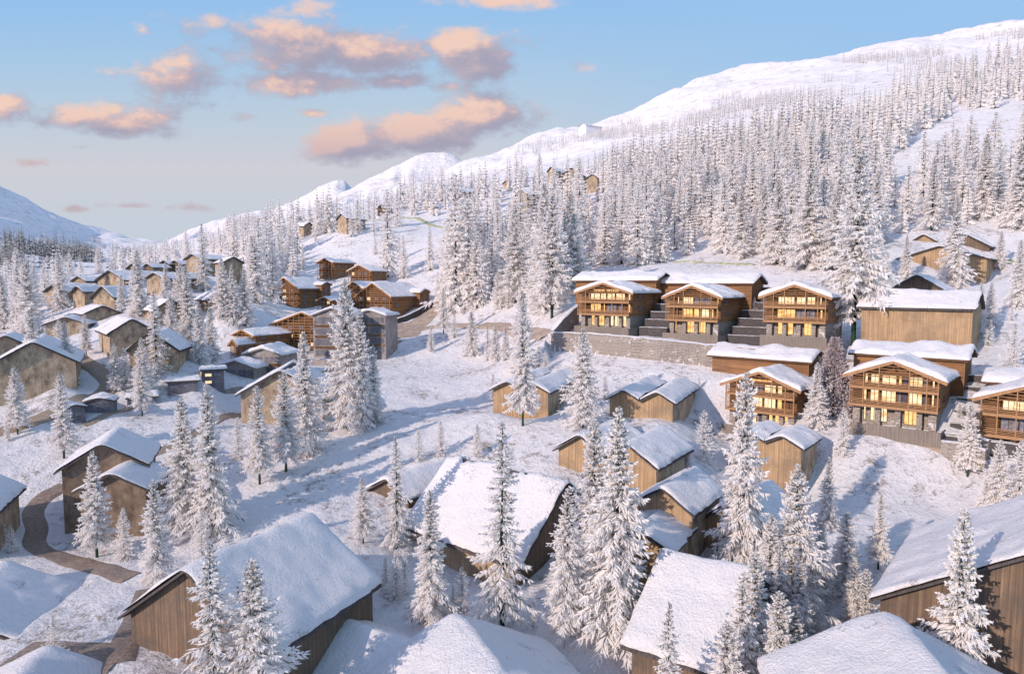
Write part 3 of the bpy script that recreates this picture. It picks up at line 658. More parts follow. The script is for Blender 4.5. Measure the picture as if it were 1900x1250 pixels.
def chalet(k, label, vb, rear, seed, plan):
    d = HD[k]; h = d['h']; L, w, drop = d['L'], d['w'], d['drop']; rg = random.Random(seed)
    X, Zb = ray(HS[k][0][0] if k in HS else 1921, vb); z0 = Zb*(d['y']); top = d['z']-SNW
    root = empty('chalet', (d['x'], d['y'], z0), h); tag(root, label, 'chalet', 'timber chalets with lit windows')
    up = top-z0; K = up/10.3; wp = w-.95; sl = drop/w
    zg0, zg1 = 1.1*K, 3.45*K; f1, f2 = 3.75*K, 6.35*K; ze = up-.28-sl*wp
    # ground storey in stone, set back under the timber storeys
    b = MB(); b.box(-wp+.25, wp-.25, 2.0, L-.4, -3, zg1, M['stone'])
    for x in (-wp+.3, -wp*.42, wp*.04, wp*.52, wp-1.2): b.box(x, x+(.95 if abs(x) > wp*.6 else .7), 1.1, 2.02, -1, zg1-.02, M['stone'])
    b.build('stone_base', root)
    b = MB(); b.box(-wp-.1, wp+.5, -1.0, -.85, -1.0, zg0, M['fence']); b.box(-wp-.1, wp+.5, -.85, 1.1, -2.5, zg0-.5, M['earthroad']); b.box(wp+.5, wp+.62, -1.0, 6, -1.0, zg0-.15, M['fence']); b.build('terrace_fence', root)
    # timber body
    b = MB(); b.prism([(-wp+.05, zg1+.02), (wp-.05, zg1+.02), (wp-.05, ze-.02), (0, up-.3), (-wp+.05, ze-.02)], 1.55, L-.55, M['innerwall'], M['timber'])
    b.build('wall', root)
    # balconies: floor band, slatted parapet, ceiling beam
    for z in (zg1-.02, f2-.28*K):
        b = MB(); b.box(-wp, wp, .16, 1.55, z, z+.3*K, M['batten']); b.box(-wp-.04, wp+.04, .05, .155, z-.04, z+.36*K, M['lightbat'])
        for i in range(4): zz = z+.48*K+i*.2*K; b.box(-wp, wp, .10, .16, zz, zz+.085*K, M['lightbat'])
        b.build('balcony', root)
    xs = [-wp, -wp*.68, -wp*.32, wp*.36, wp*.74, wp-.12]
    for x in xs:
        b = MB(); zt = up-.32-sl*abs(x+.06); b.box(x, x+.13, 0, .13, zg1-.1, zt, M['lightbat']); b.build('post', root)
    # louvred screens at the ends, slats under the gable
    def slats(x0, x1, z0_, z1_, st=.24):
        b = MB(); z = z0_
        while z < z1_:
            b.box(x0, x1, .17, .22, z, z+.09, M['batten']); z += st*K
        b.build('louvre', root)
    slats(-wp+.14, -wp*.68, f1+.3, f2-.35); slats(-wp+.14, -wp*.7, f2+.5, ze-.1)
    b = MB()
    for z in (ze+.05, ze+.42*K, ze+.8*K, ze+1.2*K, ze+1.6*K):
        xw = (up-.42-z)/sl
        if xw > .3: b.box(-min(xw, wp), min(xw, wp), .18, .28, z, z+.14, M['batten'])
    b.box(-.12, .12, .3, 1.6, up-1.25*K, up-1.0*K, M['darkwood'])
    b.build('gable_beams', root)
    # windows
    y = 1.52
    for (fl, a, c, mat, nm) in plan:
        x0, x1 = a*wp, c*wp
        if rg.random() < .13 and fl in (1, 2): mat = 'glass'
        if fl == 0: window(root, x0, x1, zg0+.02, zg1-.12, 1.96, mat, nm)
        elif fl == 1: window(root, x0, x1, f1+.38*K, f2-.5*K, y, mat, nm)
        elif fl == 2: window(root, x0, x1, f2+.38*K, f2+1.75*K, y, mat, nm)
        else: window(root, x0, x1, f2+2.0*K, f2+2.55*K, y, mat, nm)
    sidewin(root, wp-.06, 4, 5.2, f1+.6, f1+1.7, 'glass'); sidewin(root, wp-.06, 4, 5.2, f2+.5, f2+1.5, 'glass')
    rf = MB(); e = -drop; t = .2; rf.prism([(-w, e-t), (0, -t), (w, e-t), (w, e), (0, 0), (-w, e)], .02, L, M['darkwood'])
    rf = rf.build('roof', root); rf.location = (0, 0, up)
    b = MB(); b.beam((-w-.02, -.08, e-.13), (0, -.08, -.13), .09, .42, M['lightbat']); b.beam((0, -.08, -.13), (w+.02, -.08, e-.13), .09, .42, M['lightbat']); b.build('bargeboard', rf)
    snow_layer(L, w, drop, rf, seed*3+1, M['roofsnow'], thick=.78)
    if rear:
        u0, u1, dy, wr, dr, vt, hb = rear
        x0, x1 = lx(d, u0, dy+wr), lx(d, u1, dy)
        s, c = math.sin(h), math.cos(h); um = (u0+u1)/2; a = lx(d, um, dy+wr); py = d['y']-s*a+c*(dy+wr)
        zt = ray(um, vt)[1]*py-z0
        rear_wing(root, up, x0, x1, dy, wr, dr, zt, hb if hb is not None else -2, louvre=True)
    return root
PT1 = [(2,-.62,-.24,'litpale',2),(2,-.22,.0,'litpale',1),(2,.04,.34,'litpale',1),(2,.38,.72,'litpale',2),(2,.86,.93,'litpale',0),(2,-.70,-.66,'litpale',0),
       (1,-.62,-.2,'lit',2),(1,-.1,-.04,'lit',0),(1,.02,.42,'lit',2),(1,.5,.66,'lit',1),(1,.85,.93,'lit',0),
       (0,-.62,-.1,'lit',3),(0,.14,.26,'litpale',0),(0,.30,.5,'litpale',1),(0,.58,.74,'litpale',0),(0,.86,.92,'lit',0),(3,-.5,-.05,'lit',2),(3,0,.5,'lit',2)]
PT2 = [(2,-.66,-.6,'litpale',0),(2,-.44,-.04,'litpale',3),(2,.0,.2,'litpale',0),(2,.24,.62,'litpale',2),(2,.84,.92,'lit',0),
       (1,-.7,-.66,'litpale',0),(1,-.44,-.05,'lit',2),(1,-.02,.2,'lit',0),(1,.28,.58,'litpale',1),(1,.66,.74,'lit',0),(1,.84,.92,'lit',0),
       (0,-.8,-.72,'lit',0),(0,-.36,-.02,'lit',1),(0,.1,.42,'lit',2),(0,.5,.6,'lit',0),(0,.82,.9,'litpale',0)]
PT3 = [(2,-.60,-.06,'litpale',4),(2,.0,.3,'litpale',1),(2,.34,.60,'litpale',1),(2,.74,.8,'litpale',0),
       (1,-.62,-.02,'lit',3),(1,.0,.3,'litpale',1),(1,.34,.6,'lit',1),(1,.76,.84,'lit',0),
       (0,-.62,-.1,'lit',2),(0,.1,.18,'lit',0),(0,.24,.62,'lit',2),(0,.78,.84,'litpale',0)]
PB = [(2,-.7,-.62,'litpale',0),(2,-.56,-.36,'litpale',1),(2,-.30,.04,'litpale',1),(2,.08,.16,'lit',0),(2,.17,.28,'curtain',0),(2,.3,.62,'litpale',2),(2,.63,.70,'curtain',0),(2,.82,.88,'litpale',0),
      (1,-.72,-.64,'litpale',0),(1,-.56,-.36,'litpale',1),(1,-.30,.04,'litpale',2),(1,.08,.16,'lit',0),(1,.17,.28,'curtain',0),(1,.3,.62,'litpale',2),(1,.63,.70,'curtain',0),(1,.82,.88,'litpale',0),
      (0,-.72,-.66,'litpale',0),(0,-.56,-.38,'litpale',1),(0,-.34,-.16,'litpale',1),(0,.22,.52,'lit',2),(0,.54,.64,'curtain',0),(0,.78,.82,'lit',0)]
PB1 = [(3,-.35,.3,'lit',3),(2,-.3,.02,'litpale',2),(2,.06,.4,'litpale',1),(2,.44,.58,'litpale',0),(2,.78,.83,'glass',0),(2,-.62,-.5,'lit',0),
       (1,-.3,.02,'litpale',2),(1,.06,.4,'litpale',2),(1,.44,.58,'lit',0),(1,.8,.84,'glass',0),(1,-.66,-.5,'lit',0),
       (0,-.62,-.5,'lit',0),(0,-.3,-.18,'litpale',0),(0,-.1,.1,'curtain',0),(0,.18,.3,'lit',0),(0,.36,.74,'lit',2)]
chalet('T1', 'upper lit chalet at the left end of the row on the stone wall', 615, (1078,1218,10,4.0,1.7,504,3), 1, PT1)
chalet('T2', 'upper lit chalet in the middle of the row, between two mauve conifers', 629, (1214,1396,10.5,4.0,1.7,508,3), 2, PT2)
chalet('T3', 'upper lit chalet at the right end of the row, beside the giant spruce', 634, None, 3, PT3)
chalet('B1', 'lower lit chalet behind the tall spruce and tall twin barn', 804, (1332,1508,9,4.2,1.6,641,2), 4, PB1)
chalet('B2', 'widest lit chalet in full view on the right', 803, (1589,1802,9,4.2,1.6,634,3), 5, PB)
chalet('B3', 'lit chalet cut off by the right edge of the view', 872, (1834,2040,8,4.2,1.6,684,2), 6, PT3)

# mid-distance timber chalets
def timber(k, label, hgt, floors, seed, base='grey', nside=2, group='unlit timber chalets on the middle slope'):
    d = HD[k]; h = d['h']; L, w, drop = d['L'], d['w'], d['drop']; rg = random.Random(seed)
    top = d['z']-SNW*.7; z0 = top-hgt; root = empty('timber_chalet', (d['x'], d['y'], z0), h); tag(root, label, 'chalet', group)
    wp = w-.8; sl = drop/w; ze = hgt-.25-sl*wp; gb = 2.3
    b = MB(); b.box(-wp+.3, wp-.3, 1.3, L-.6, -4, gb, M[base]); b.build('base', root)
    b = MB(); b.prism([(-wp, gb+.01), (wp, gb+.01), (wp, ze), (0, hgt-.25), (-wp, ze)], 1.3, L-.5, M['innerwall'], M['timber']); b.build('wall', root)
    fh = (ze+.4-gb)/floors
    b = MB(); n = max(4, int(wp*2/1.5))
    for i in range(n+1):
        x = -wp+(2*wp-.12)*i/n; b.box(x, x+.12, .1, .22, gb-2*(i % 2 == 0), hgt-.3-sl*abs(x+.06), M['lightbat'])
    z = gb
    while z < hgt-.8:
        xw = min(wp, (hgt-.35-z)/sl)
        if xw > .3: b.box(-xw, xw, .24, .32, z, z+.1, M['lightbat'])
        z += fh/3
    b.build('timber_frame', root)
    for f in range(floors):
        z = gb+f*fh; b = MB(); b.box(-wp, wp, .34, 1.3, z-.1, z+.12, M['batten']); b.build('balcony', root)
        m = max(2, int(wp*2/3))
        for i in range(m):
            x0 = -wp+.6+(2*wp-1.2)*i/m
            window(root, x0, x0+1.5, z+.35, z+min(1.9, fh-.5), 1.27, rg.choice(['glass','glass','glass','litpale']), 1, fr=.12)
        for i in range(nside):
            y0 = 3+(L-5)*i/max(1, nside); sidewin(root, wp+.0, y0, y0+1.4, z+.5, z+1.8, 'glass')
        b = MB(); b.box(wp+.01, wp+.12, 1.3, L-.5, z-.05, z+.12, M['lightbat']); b.build('floor_band', root)
    rf = roof_slab(L, w, drop, root, M['batten'], .25); rf.location = (0, 0, hgt)
    b = MB(); e = -drop; b.beam((-w-.02, -.1, e-.1), (0, -.1, -.1), .09, .36, M['lightbat']); b.beam((0, -.1, -.1), (w+.02, -.1, e-.1), .09, .36, M['lightbat']); b.build('bargeboard', rf)
    snow_layer(L, w, drop, rf, seed, M['roofsnow'], thick=.35)
    return root, hgt, wp
def dormer(root, x, y, z, wd, ln, dr=.9, hh=2.6, sn=.4):
    b = MB(); n = 0; hw = wd/2-.4; P = [(y-hw, z-dr-hh), (y+hw, z-dr-hh), (y+hw, z-dr*.8), (y, z-.15), (y-hw, z-dr*.8)]
    b.v += [(x-ln+.2, q, t) for q, t in P]+[(x-.4, q, t) for q, t in P]; mi = b.mi(M['timber'])
    b.f += [(4,3,2,1,0), (5,6,7,8,9)]+[(i, (i+1)%5, (i+1)%5+5, i+5) for i in range(5)]; b.m += [mi]*7; b.build('dormer', root)
    rf = roof_slab(ln, wd/2, dr, root, M['batten'], .22); rf.location = (x-ln, y, z); rf.rotation_euler = (0, 0, -math.pi/2)
    snow_layer(ln, wd/2, dr, rf, 17, M['roofsnow'], thick=sn)
    sidewin(root, x-.4, y-.6, y+.6, z-dr-hh*.8, z-dr-.2, 'glass')
r_, h_, w_ = timber('C1', 'timber chalet at the left of the middle group with a dormer on its roof', 12.0, 3, 41); dormer(r_, w_+2.2, 12.5, h_-1.6, 5.5, 6, 1.0, 6)
timber('C2', 'tallest rearmost timber chalet of the middle group', 9.5, 2, 42)
r_, h_, w_ = timber('C3', 'rear timber chalet with its gable beside a bright lumpy roof', 9.0, 2, 43)
timber('C4a', 'timber chalet joined to the left of the largest one, gable behind the tall spruce', 12.5, 3, 44)
r_, h_, w_ = timber('C4b', 'largest timber chalet of the middle group with a long bluish roof and rounded dormer', 13.0, 3, 45); dormer(r_, w_+2.6, 15.5, h_-2.2, 6.0, 7, 1.1, 6, .7)
timber('C5', 'low timber annex with a small double snow roof between the timber chalets', 5.0, 1, 46)
timber('D1', 'wide timber chalet with its low gable left of the grey tower house', 11.5, 3, 47)
timber('D2', 'long timber chalet with an arcade of posts under its left roof edge', 7.5, 2, 48)
timber('D3', 'small timber chalet below the long one with posts', 6.0, 1, 49)
def grey(k, label, hgt, floors, seed):
    d = HD[k]; h = d['h']; L, w, drop = d['L'], d['w'], d['drop']
    top = d['z']-SNW; z0 = top-hgt; root = empty('grey_house', (d['x'], d['y'], z0), h); tag(root, label, 'house', 'grey rendered houses')
    wp = w-.6; sl = drop/w; ze = hgt-.25-sl*wp
    b = MB(); b.prism([(-wp, -3), (wp, -3), (wp, ze), (0, hgt-.25), (-wp, ze)], .6, L-.5, M['grey']); b.build('wall', root)
    fh = ze/floors
    for f in range(floors):
        z = f*fh
        for i in (0, 1):
            x0 = -wp+.5+i*(wp-.1); b = MB(); b.box(x0, x0+wp-.8, .53, .605, z+.8, z+fh-.35, M['greyd']); o = b.build('window', root)
            for q in range(4): b = MB(); xx = x0+(wp-.86)*q/3; b.box(xx, xx+.06, .49, .525, z+.8, z+fh-.35, M['grey']); b.build('mullion', o)
        if f: b = MB(); b.box(-wp+.4, wp-.2, .45, .6, z-.1, z+.5, M['darkwood' if seed % 2 else 'brownwood']); b.build('band', root)
    rf = roof_slab(L, w, drop, root, M['grey'], .2); rf.location = (0, 0, hgt)
    snow_layer(L, w, drop, rf, seed, M['roofsnow'], thick=.65)
grey('G1', 'tall grey rendered house with brown bands behind the open-field spruces', 12.5, 4, 51)
grey('G1b', 'grey rendered block with a thick snow cap, right of the tall grey house', 11.5, 4, 52)
grey('G2', 'upper grey rendered house with a rounded snow roof above the large tan barn', 8.0, 3, 53)
grey('G3', 'lower grey rendered house standing on a concrete platform', 6.5, 2, 54)

# ---------------------------------------------------------------- retaining walls
def wallrun(name, label, pts, hgt, th, mat, cap=True, cat='wall', group=None):
    P = []
    for u, v, D in pts: X, Z = ray(u, v); P.append((X*D, D, Z*D))
    root = empty(name, P[0]); tag(root, label, cat, group); ox, oy, oz = P[0]
    V = []; C = []
    k = max(2, sum(1 for _ in P)); Q = []
    for (a, b) in zip(P[:-1], P[1:]):
        n = max(1, int(math.hypot(b[0]-a[0], b[1]-a[1])/1.2))
        for i in range(n): t = i/n; Q.append(tuple(a[j]*(1-t)+b[j]*t for j in range(3)))
    Q.append(P[-1]); Q = np.array(Q)-np.array([ox, oy, oz])
    T = np.gradient(Q[:,:2], axis=0); T /= np.linalg.norm(T, axis=1, keepdims=True); Nn = np.stack([T[:,1], -T[:,0]], 1)
    if (Nn@np.array([P[0][0]*-1, -1.])).mean() < 0 and Nn[:,1].mean() > 0: Nn = -Nn
    jj = fbm(np.arange(len(Q))*.7, np.arange(len(Q))*0., 3, 3)*.25
    f = Q[:,:2]+Nn*th*.5; r = Q[:,:2]-Nn*th*.5; top = Q[:,2]+jj
    G = np.stack([np.c_[f, top-hgt], np.c_[f, top], np.c_[r, top], np.c_[r, top-hgt]], 1)
    grid_mesh('stone_face', G, mat, root, smooth=False)
    b = MB(); 
    for i in (0, len(Q)-1): b.quad(*[tuple(G[i, j]) for j in range(4)], mat)
    b.build('end_face', root)
    if cap:
        r2 = Q[:,:2]-Nn*(th*.5+.35); f2 = Q[:,:2]+Nn*(th*.5+.03)
        G = np.stack([np.c_[f2, top+.03], np.c_[Q[:,:2]+Nn*th*.25, top+.22+jj*.3], np.c_[Q[:,:2]-Nn*th*.4, top+.24-jj*.2], np.c_[r2, top+.02]], 1)
        grid_mesh('snow_cap', G, M['roofsnow'], root)
    return root
def lev(u, v, z): return (u, v, z/ray(u, v)[1])
wallrun('retaining_wall', 'long snowy drystone retaining wall under the three upper lit chalets', [lev(1024,616,-10.45), lev(1070,618,-10.45), lev(1118,621,-10.45), lev(1226,630,-10.6), lev(1283,636,-11.0), lev(1336,642,-11.3), lev(1400,648,-11.5), lev(1470,654,-11.8), lev(1540,661,-12.3), lev(1600,668,-12.9)], 7.5, .8, M['stone'])
wallrun('retaining_wall', 'short drystone wall climbing the slope left of the first upper lit chalet', [lev(1024,613,-10.2),(1045,590,150),(1072,566,157)], 4, .7, M['stone'])
wallrun('retaining_wall', 'dark drystone wall curving up along the earth road beside the largest timber chalet', [(722,596,212),(760,583,218),(803,560,226)], 3.0, .6, M['darkstone'])
wallrun('retaining_wall', 'low brown wall holding the snow bank left of the timber chalets', [(462,571,205),(520,575,204),(565,583,203),(592,588,202)], 3.2, .6, M['earthroad'])
wallrun('retaining_wall', 'low drystone wall under the widest lit chalet, left of the free-standing spruce', [(1739,800,92),(1800,806,89),(1836,818,87)], 3.4, .6, M['stone'])
wallrun('retaining_wall', 'low drystone wall ledge below the dark stepped walls, nearer of two', [(1738,816,90),(1790,822,87),(1830,836,85)], 2.6, .6, M['stone'])
wallrun('retaining_wall', 'concrete platform wall under the lower grey rendered house', [(388,722,128),(418,722,129),(450,716,131)], 6, .5, M['grey'], False)
wallrun('retaining_wall', 'concrete wall at the foot of the tall grey rendered house', [(578,664,160),(605,668,158),(634,672,157)], 4, .5, M['grey'], False)
def steps(k, label, x0, x1, y0, dy, z0, dz, n, first=''):
    d = HD[k]; zb = d['z']-10.7*1.0; root = empty('terrace_wall', (d['x'], d['y'], zb), d['h']); tag(root, label, 'wall', 'dark stepped walls between the chalets')
    for i in range(n):
        b = MB(); y = y0+i*dy; z = z0+i*dz; b.box(x0, x1, y, y+dy+.2 if i < n-1 else y+.8, z-dz-2, z, M['darkstone']); o = b.build('step', root)
        Vx = np.linspace(x0, x1, 12); Vy = np.array([y-.03, y+.12, y+.5, y+dy*.6 if i < n-1 else y+.85]); A_, B_ = np.meshgrid(Vx, Vy)
        Z_ = z+np.array([.01, .07, .1, .03])[:,None]+fbm(A_, B_+i*3, 3, i)*.1
        grid_mesh('snow', np.stack([A_, B_, Z_], -1), M['roofsnow'], o)
steps('T1', 'dark stepped walls between the first and second upper lit chalets', 7.3, 13.5, 2.5, 2.3, 1.3, 1.5, 7)
steps('T2', 'dark stepped walls between the second and third upper lit chalets', 6.2, 15.0, 3.0, 2.3, .9, 1.5, 7)
steps('B1', 'dark stepped walls behind the bright spruce between the lower lit chalets', 7.4, 16, 4.0, 2.6, 1.2, 1.6, 5)
steps('B2', 'dark stepped walls right of the widest lit chalet', 6.5, 17, 1.0, 2.6, 0.6, 1.4, 6)

# ---------------------------------------------------------------- paths and roads draped on the snow
def ribbon(name, pts, width, mat, lift=.07, widths=None):
    P = np.array([hit(u, v)[:2] for u, v in pts]); 
    t = np.r_[0, np.cumsum(np.hypot(*np.diff(P, axis=0).T))]; n = max(4, int(t[-1]/.6)); s = np.linspace(0, t[-1], n)
    C = np.stack([np.interp(s, t, P[:,i]) for i in (0, 1)], 1)
    for _ in range(6 if len(pts) > 2 else 0): C[1:-1] = (C[:-2]+C[1:-1]*2+C[2:])/4
    T = np.gradient(C, axis=0); T /= np.linalg.norm(T, axis=1, keepdims=True)+1e-9; Nn = np.stack([T[:,1], -T[:,0]], 1)
    wd = np.interp(s, t, widths) if widths else np.full(n, width)
    k = np.linspace(-.5, .5, 7); G = C[:,None]+Nn[:,None]*k[None,:,None]*wd[:,None,None]
    Zg = ground(G[...,0], G[...,1]); zc = Zg.mean(1, keepdims=True); Zr = np.maximum(Zg, zc*.5+Zg*.5)+lift
    Zr[:, (0, -1)] = Zg[:, (0, -1)]+lift*.2
    tag(grid_mesh(name, np.concatenate([G, Zr[...,None]], -1), mat), kind='structure')
ribbon('path', [(128,655),(150,668),(172,680),(195,697),(206,708),(200,722),(172,741),(143,750),(110,764),(80,776),(40,789),(0,802),(-40,812)], 3.2, M['plankpath'])
ribbon('path', [(120,902),(88,916),(66,936),(58,958),(72,980),(60,1004),(72,1020),(118,1036),(178,1054),(244,1072)], 2.3, M['cobble'])
ribbon('path', [(276,1092),(262,1130),(246,1165),(228,1202),(222,1230)], 2.2, M['cobble'])
ribbon('pavement', [(20,1222),(90,1222),(160,1224),(224,1222)], 4.5, M['cobble'], .09)
ribbon('path', [(150,885),(220,862),(295,839),(330,822),(383,793),(449,769),(530,728),(608,688),(650,674),(696,660),(743,632)], 2.2, M['plankpath'])
ribbon('path', [(154,790),(200,770),(250,748)], 1.6, M['plankpath'])
ribbon('road', [(818,560),(800,580),(778,598),(750,610),(716,604),(690,600)], 7, M['earthroad'], .12, [5,6,8,13,9,6])
ribbon('road', [(745,616),(800,607),(850,604),(900,604),(950,609),(1015,622)], 4.2, M['earthroad'], .12)
ribbon('road', [(735,628),(748,612)], 12, M['earthroad'], .1)
ribbon('grass_bank', [(600,424),(650,414),(700,409),(740,404),(775,405),(800,418),(836,424)], 3.4, M['grass'], .2)
ribbon('grass_bank', [(885,418),(930,410),(975,403),(1010,396)], 3.4, M['grass'], .2)
ribbon('grass_bank', [(1248,488),(1300,487),(1340,489),(1400,492)], 2.2, M['grass'], .15)
ribbon('grass_bank', [(1822,492),(1850,488),(1882,485)], 3, M['grass'], .2)

# ---------------------------------------------------------------- frosted spruces
def twigs(P, Dr, ln, wd, rng, fuzz=2):
    """crossed diamond blades plus short spikes along each twig"""
    n = len(P); Dr = Dr/np.linalg.norm(Dr, axis=1, keepdims=True)
    rv = rng.normal(size=(n,3)); s1 = np.cross(Dr, rv); s1 /= np.linalg.norm(s1, axis=1, keepdims=True)+1e-9; s2 = np.cross(Dr, s1)
    V = []; 
    for s in (s1, s2):
        mid = P+Dr*(ln*.45)[:,None]; tip = P+Dr*ln[:,None]; w = wd[:,None]*.5
        V.append(np.stack([P, mid-s*w, tip, mid+s*w], 1))
    for f in range(fuzz):
        a = rng.uniform(.1, .95, n)[:,None]; q = P+Dr*ln[:,None]*a
        o = s1*rng.normal(size=(n,1))+s2*rng.normal(size=(n,1)); o /= np.linalg.norm(o, axis=1, keepdims=True)+1e-9
        o = o*.8+Dr*.55; o[:,2] -= .25; l = ln[:,None]*rng.uniform(.22, .42, (n,1)); c = wd[:,None]*.3
        cr = np.cross(o, Dr)
        V.append(np.stack([q-cr*c, q+Dr*c, q+o*l, q+cr*c], 1))
    return np.concatenate(V, 0)                     # (k,4,3)
def outward(Q):                      # turn every blade so that its face looks away from the trunk and up
    nr = np.cross(Q[:,2]-Q[:,0], Q[:,3]-Q[:,1]); c = Q.mean(1); o = c*np.array([1,1,0]); o /= np.linalg.norm(o, axis=1, keepdims=True)+1e-6; o[:,2] = .55
    k = (nr*o).sum(1) < 0; Q[k] = Q[k][:,::-1]; return Q
def tubes(paths, rads, sides=4):
    Vs = []; Fs = []; n0 = 0
    for p, r in zip(paths, rads):
        k = len(p); d = np.gradient(p, axis=0); d /= np.linalg.norm(d, axis=1, keepdims=True)+1e-9
        up = np.where(np.abs(d[:,2:3]) > .9, np.array([[1.,0,0]]), np.array([[0,0,1.]])); a = np.cross(d, up); a /= np.linalg.norm(a, axis=1, keepdims=True)+1e-9; b = np.cross(d, a)
        th = np.arange(sides)/sides*2*math.pi
        ring = p[:,None]+r[:,None,None]*(a[:,None]*np.cos(th)[None,:,None]+b[:,None]*np.sin(th)[None,:,None])
        Vs.append(ring.reshape(-1,3)); i = np.arange(k-1)[:,None]*sides; j = np.arange(sides)[None]; j2 = (j+1) % sides
        Fs.append(np.stack([i+j, i+j2, i+sides+j2, i+sides+j], -1).reshape(-1,4)+n0); n0 += k*sides
    return np.concatenate(Vs), np.concatenate(Fs)
def spruce(seed, H=20., rmax=.17, h0=.1, levels=30, per=7, pairs=7, droop=.5, limbs=True, sparse=0.0, wscale=1.0, dense_top=1.0, fuzz=2, dark=.1, inner=.22):
    rng = np.random.default_rng(seed); Rm = rmax*H; P = []; Dd = []; Ln = []; Wd = []; paths = []; rads = []
    lv = h0+(1-h0)*(np.linspace(0, 1, levels)**.93)*.985
    lobe = rng.uniform(0, 6.28, 3)
    for li, t in enumerate(lv):
        rel = (t-h0)/(1-h0); rr = Rm*((1-rel)**.82*.96+.035)*(1+.12*math.sin(rel*17+seed))
        if rel < .08: rr *= .75+rel*3
        nb = max(4, int(per*(1-.35*rel)))
        a0 = rng.uniform(0, 6.28)
        for bi in range(nb):
            if rng.random() < sparse: continue
            az = a0+bi*6.283/nb+rng.normal()*.22; L = rr*rng.uniform(.62, 1.12)*(1+.13*math.sin(az*2+lobe[0]+rel*6))
            z0 = t*H+rng.normal()*H*.004
            e0 = .75*rel**1.5+.12-(1-rel)*.25+rng.normal()*.08      # leaves the trunk rising at the top, falling lower down
            s = np.linspace(0, 1, 7); dz = L*(e0*s-droop*(1-.45*rel)*s**1.6+.22*s**4*(1-rel*.5))
            bend = az+rng.normal()*.12*s; x = np.cos(bend)*L*s; y = np.sin(bend)*L*s
            pth = np.stack([x, y, z0+dz], 1)
            if limbs and L > .5: paths.append(pth[:6]); rads.append(np.linspace(.026, .008, 6)*H/20+.002)
            k = max(2, int(pairs*(.45+.55*L/Rm)))
            ss = np.clip((np.arange(k)+rng.uniform(.2, .8, k))/k*.92+.06, .05, 1)
            pos = np.stack([np.interp(ss, s, pth[:,i]) for i in range(3)], 1)
            fwd = np.stack([np.interp(np.minimum(ss+.05, 1), s, pth[:,i]) for i in range(3)], 1)-np.stack([np.interp(ss-.05, s, pth[:,i]) for i in range(3)], 1)
            fwd /= np.linalg.norm(fwd, axis=1, keepdims=True)+1e-9; side = np.stack([-fwd[:,1], fwd[:,0], fwd[:,2]*0], 1)
            for sg in (-1, 1, 0):
                if sg == 0: dd = fwd*.5+np.array([0,0,-.75])+rng.normal(size=(k,3))*.25; l = L*(.20+.06*rng.random(k))+.12
                else: dd = fwd*.75+side*sg*rng.uniform(.5, 1.05, (k,1))+np.array([0,0,-.28])+rng.normal(size=(k,3))*.15; l = L*(.15+.30*(1-ss)*rng.uniform(.7, 1.1, k))+.16
                P.append(pos); Dd.append(dd); Ln.append(np.minimum(l, 1.7)); Wd.append((.13+.05*rng.random(k))*wscale*(H/20)**.5+.0*l)
            P.append(pth[-1:]-0.0); Dd.append(fwd[-1:]); Ln.append(np.array([L*.13+.12])); Wd.append(np.array([.14*wscale]))
    P.append(np.array([[0,0,H*.955]])); Dd.append(np.array([[0,0,1.]])); Ln.append(np.array([H*.055])); Wd.append(np.array([.16]))
    P = np.concatenate(P); Dd = np.concatenate(Dd); Ln = np.concatenate(Ln); Wd = np.concatenate(Wd)
    Q = twigs(P, Dd, Ln, Wd, rng, fuzz); nq = len(Q)
    Q = outward(Q)
    V = Q.reshape(-1,3); F4 = np.arange(nq*4).reshape(-1,4)
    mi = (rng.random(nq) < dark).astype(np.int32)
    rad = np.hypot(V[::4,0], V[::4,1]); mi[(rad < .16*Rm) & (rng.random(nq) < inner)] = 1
    if limbs and paths:
        tv, tf = tubes(paths, rads, 3); F4 = np.concatenate([F4, tf+len(V)]); mi = np.concatenate([mi, np.full(len(tf), 2)]); V = np.concatenate([V, tv])
    crown = quads_mesh('crown', V, F4, [M['frost'], M['needle'], M['bark']], mi, do_link=False)
    zz = np.linspace(-.06*H, H*.97, 9); jit = rng.normal(size=(9,2))*.05; jit[0] = jit[1] = 0
    tp = np.stack([jit[:,0], jit[:,1], zz], 1); tr = np.interp(zz, [-.06*H, .02*H, .12*H, H], [.021*H*.62, .0135*H, .0105*H, .0012*H])
    tv, tf = tubes([tp], [tr], 8)
    trunk = quads_mesh('trunk', tv, tf, [M['bark'], M['green']], (tv[tf[:,0],2] < .15*H).astype(np.int32), smooth=True, do_link=False)
    return crown, trunk
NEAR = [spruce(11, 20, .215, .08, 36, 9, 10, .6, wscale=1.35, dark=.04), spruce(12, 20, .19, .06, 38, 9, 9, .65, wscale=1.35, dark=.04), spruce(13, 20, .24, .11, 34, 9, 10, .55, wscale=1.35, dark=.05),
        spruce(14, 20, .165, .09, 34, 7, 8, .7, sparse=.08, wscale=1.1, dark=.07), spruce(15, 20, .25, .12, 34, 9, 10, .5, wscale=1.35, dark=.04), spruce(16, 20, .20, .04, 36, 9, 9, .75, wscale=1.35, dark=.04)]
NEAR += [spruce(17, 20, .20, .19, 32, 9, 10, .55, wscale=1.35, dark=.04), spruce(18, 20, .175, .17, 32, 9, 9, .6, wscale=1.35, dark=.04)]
SMALL = [spruce(21, 8, .27, .07, 20, 8, 6, .3, wscale=1.1, dark=.04), spruce(22, 8, .22, .08, 22, 8, 6, .35, wscale=1.1, dark=.04), spruce(23, 8, .29, .1, 18, 8, 6, .3, sparse=.05, wscale=1.1, dark=.05)]
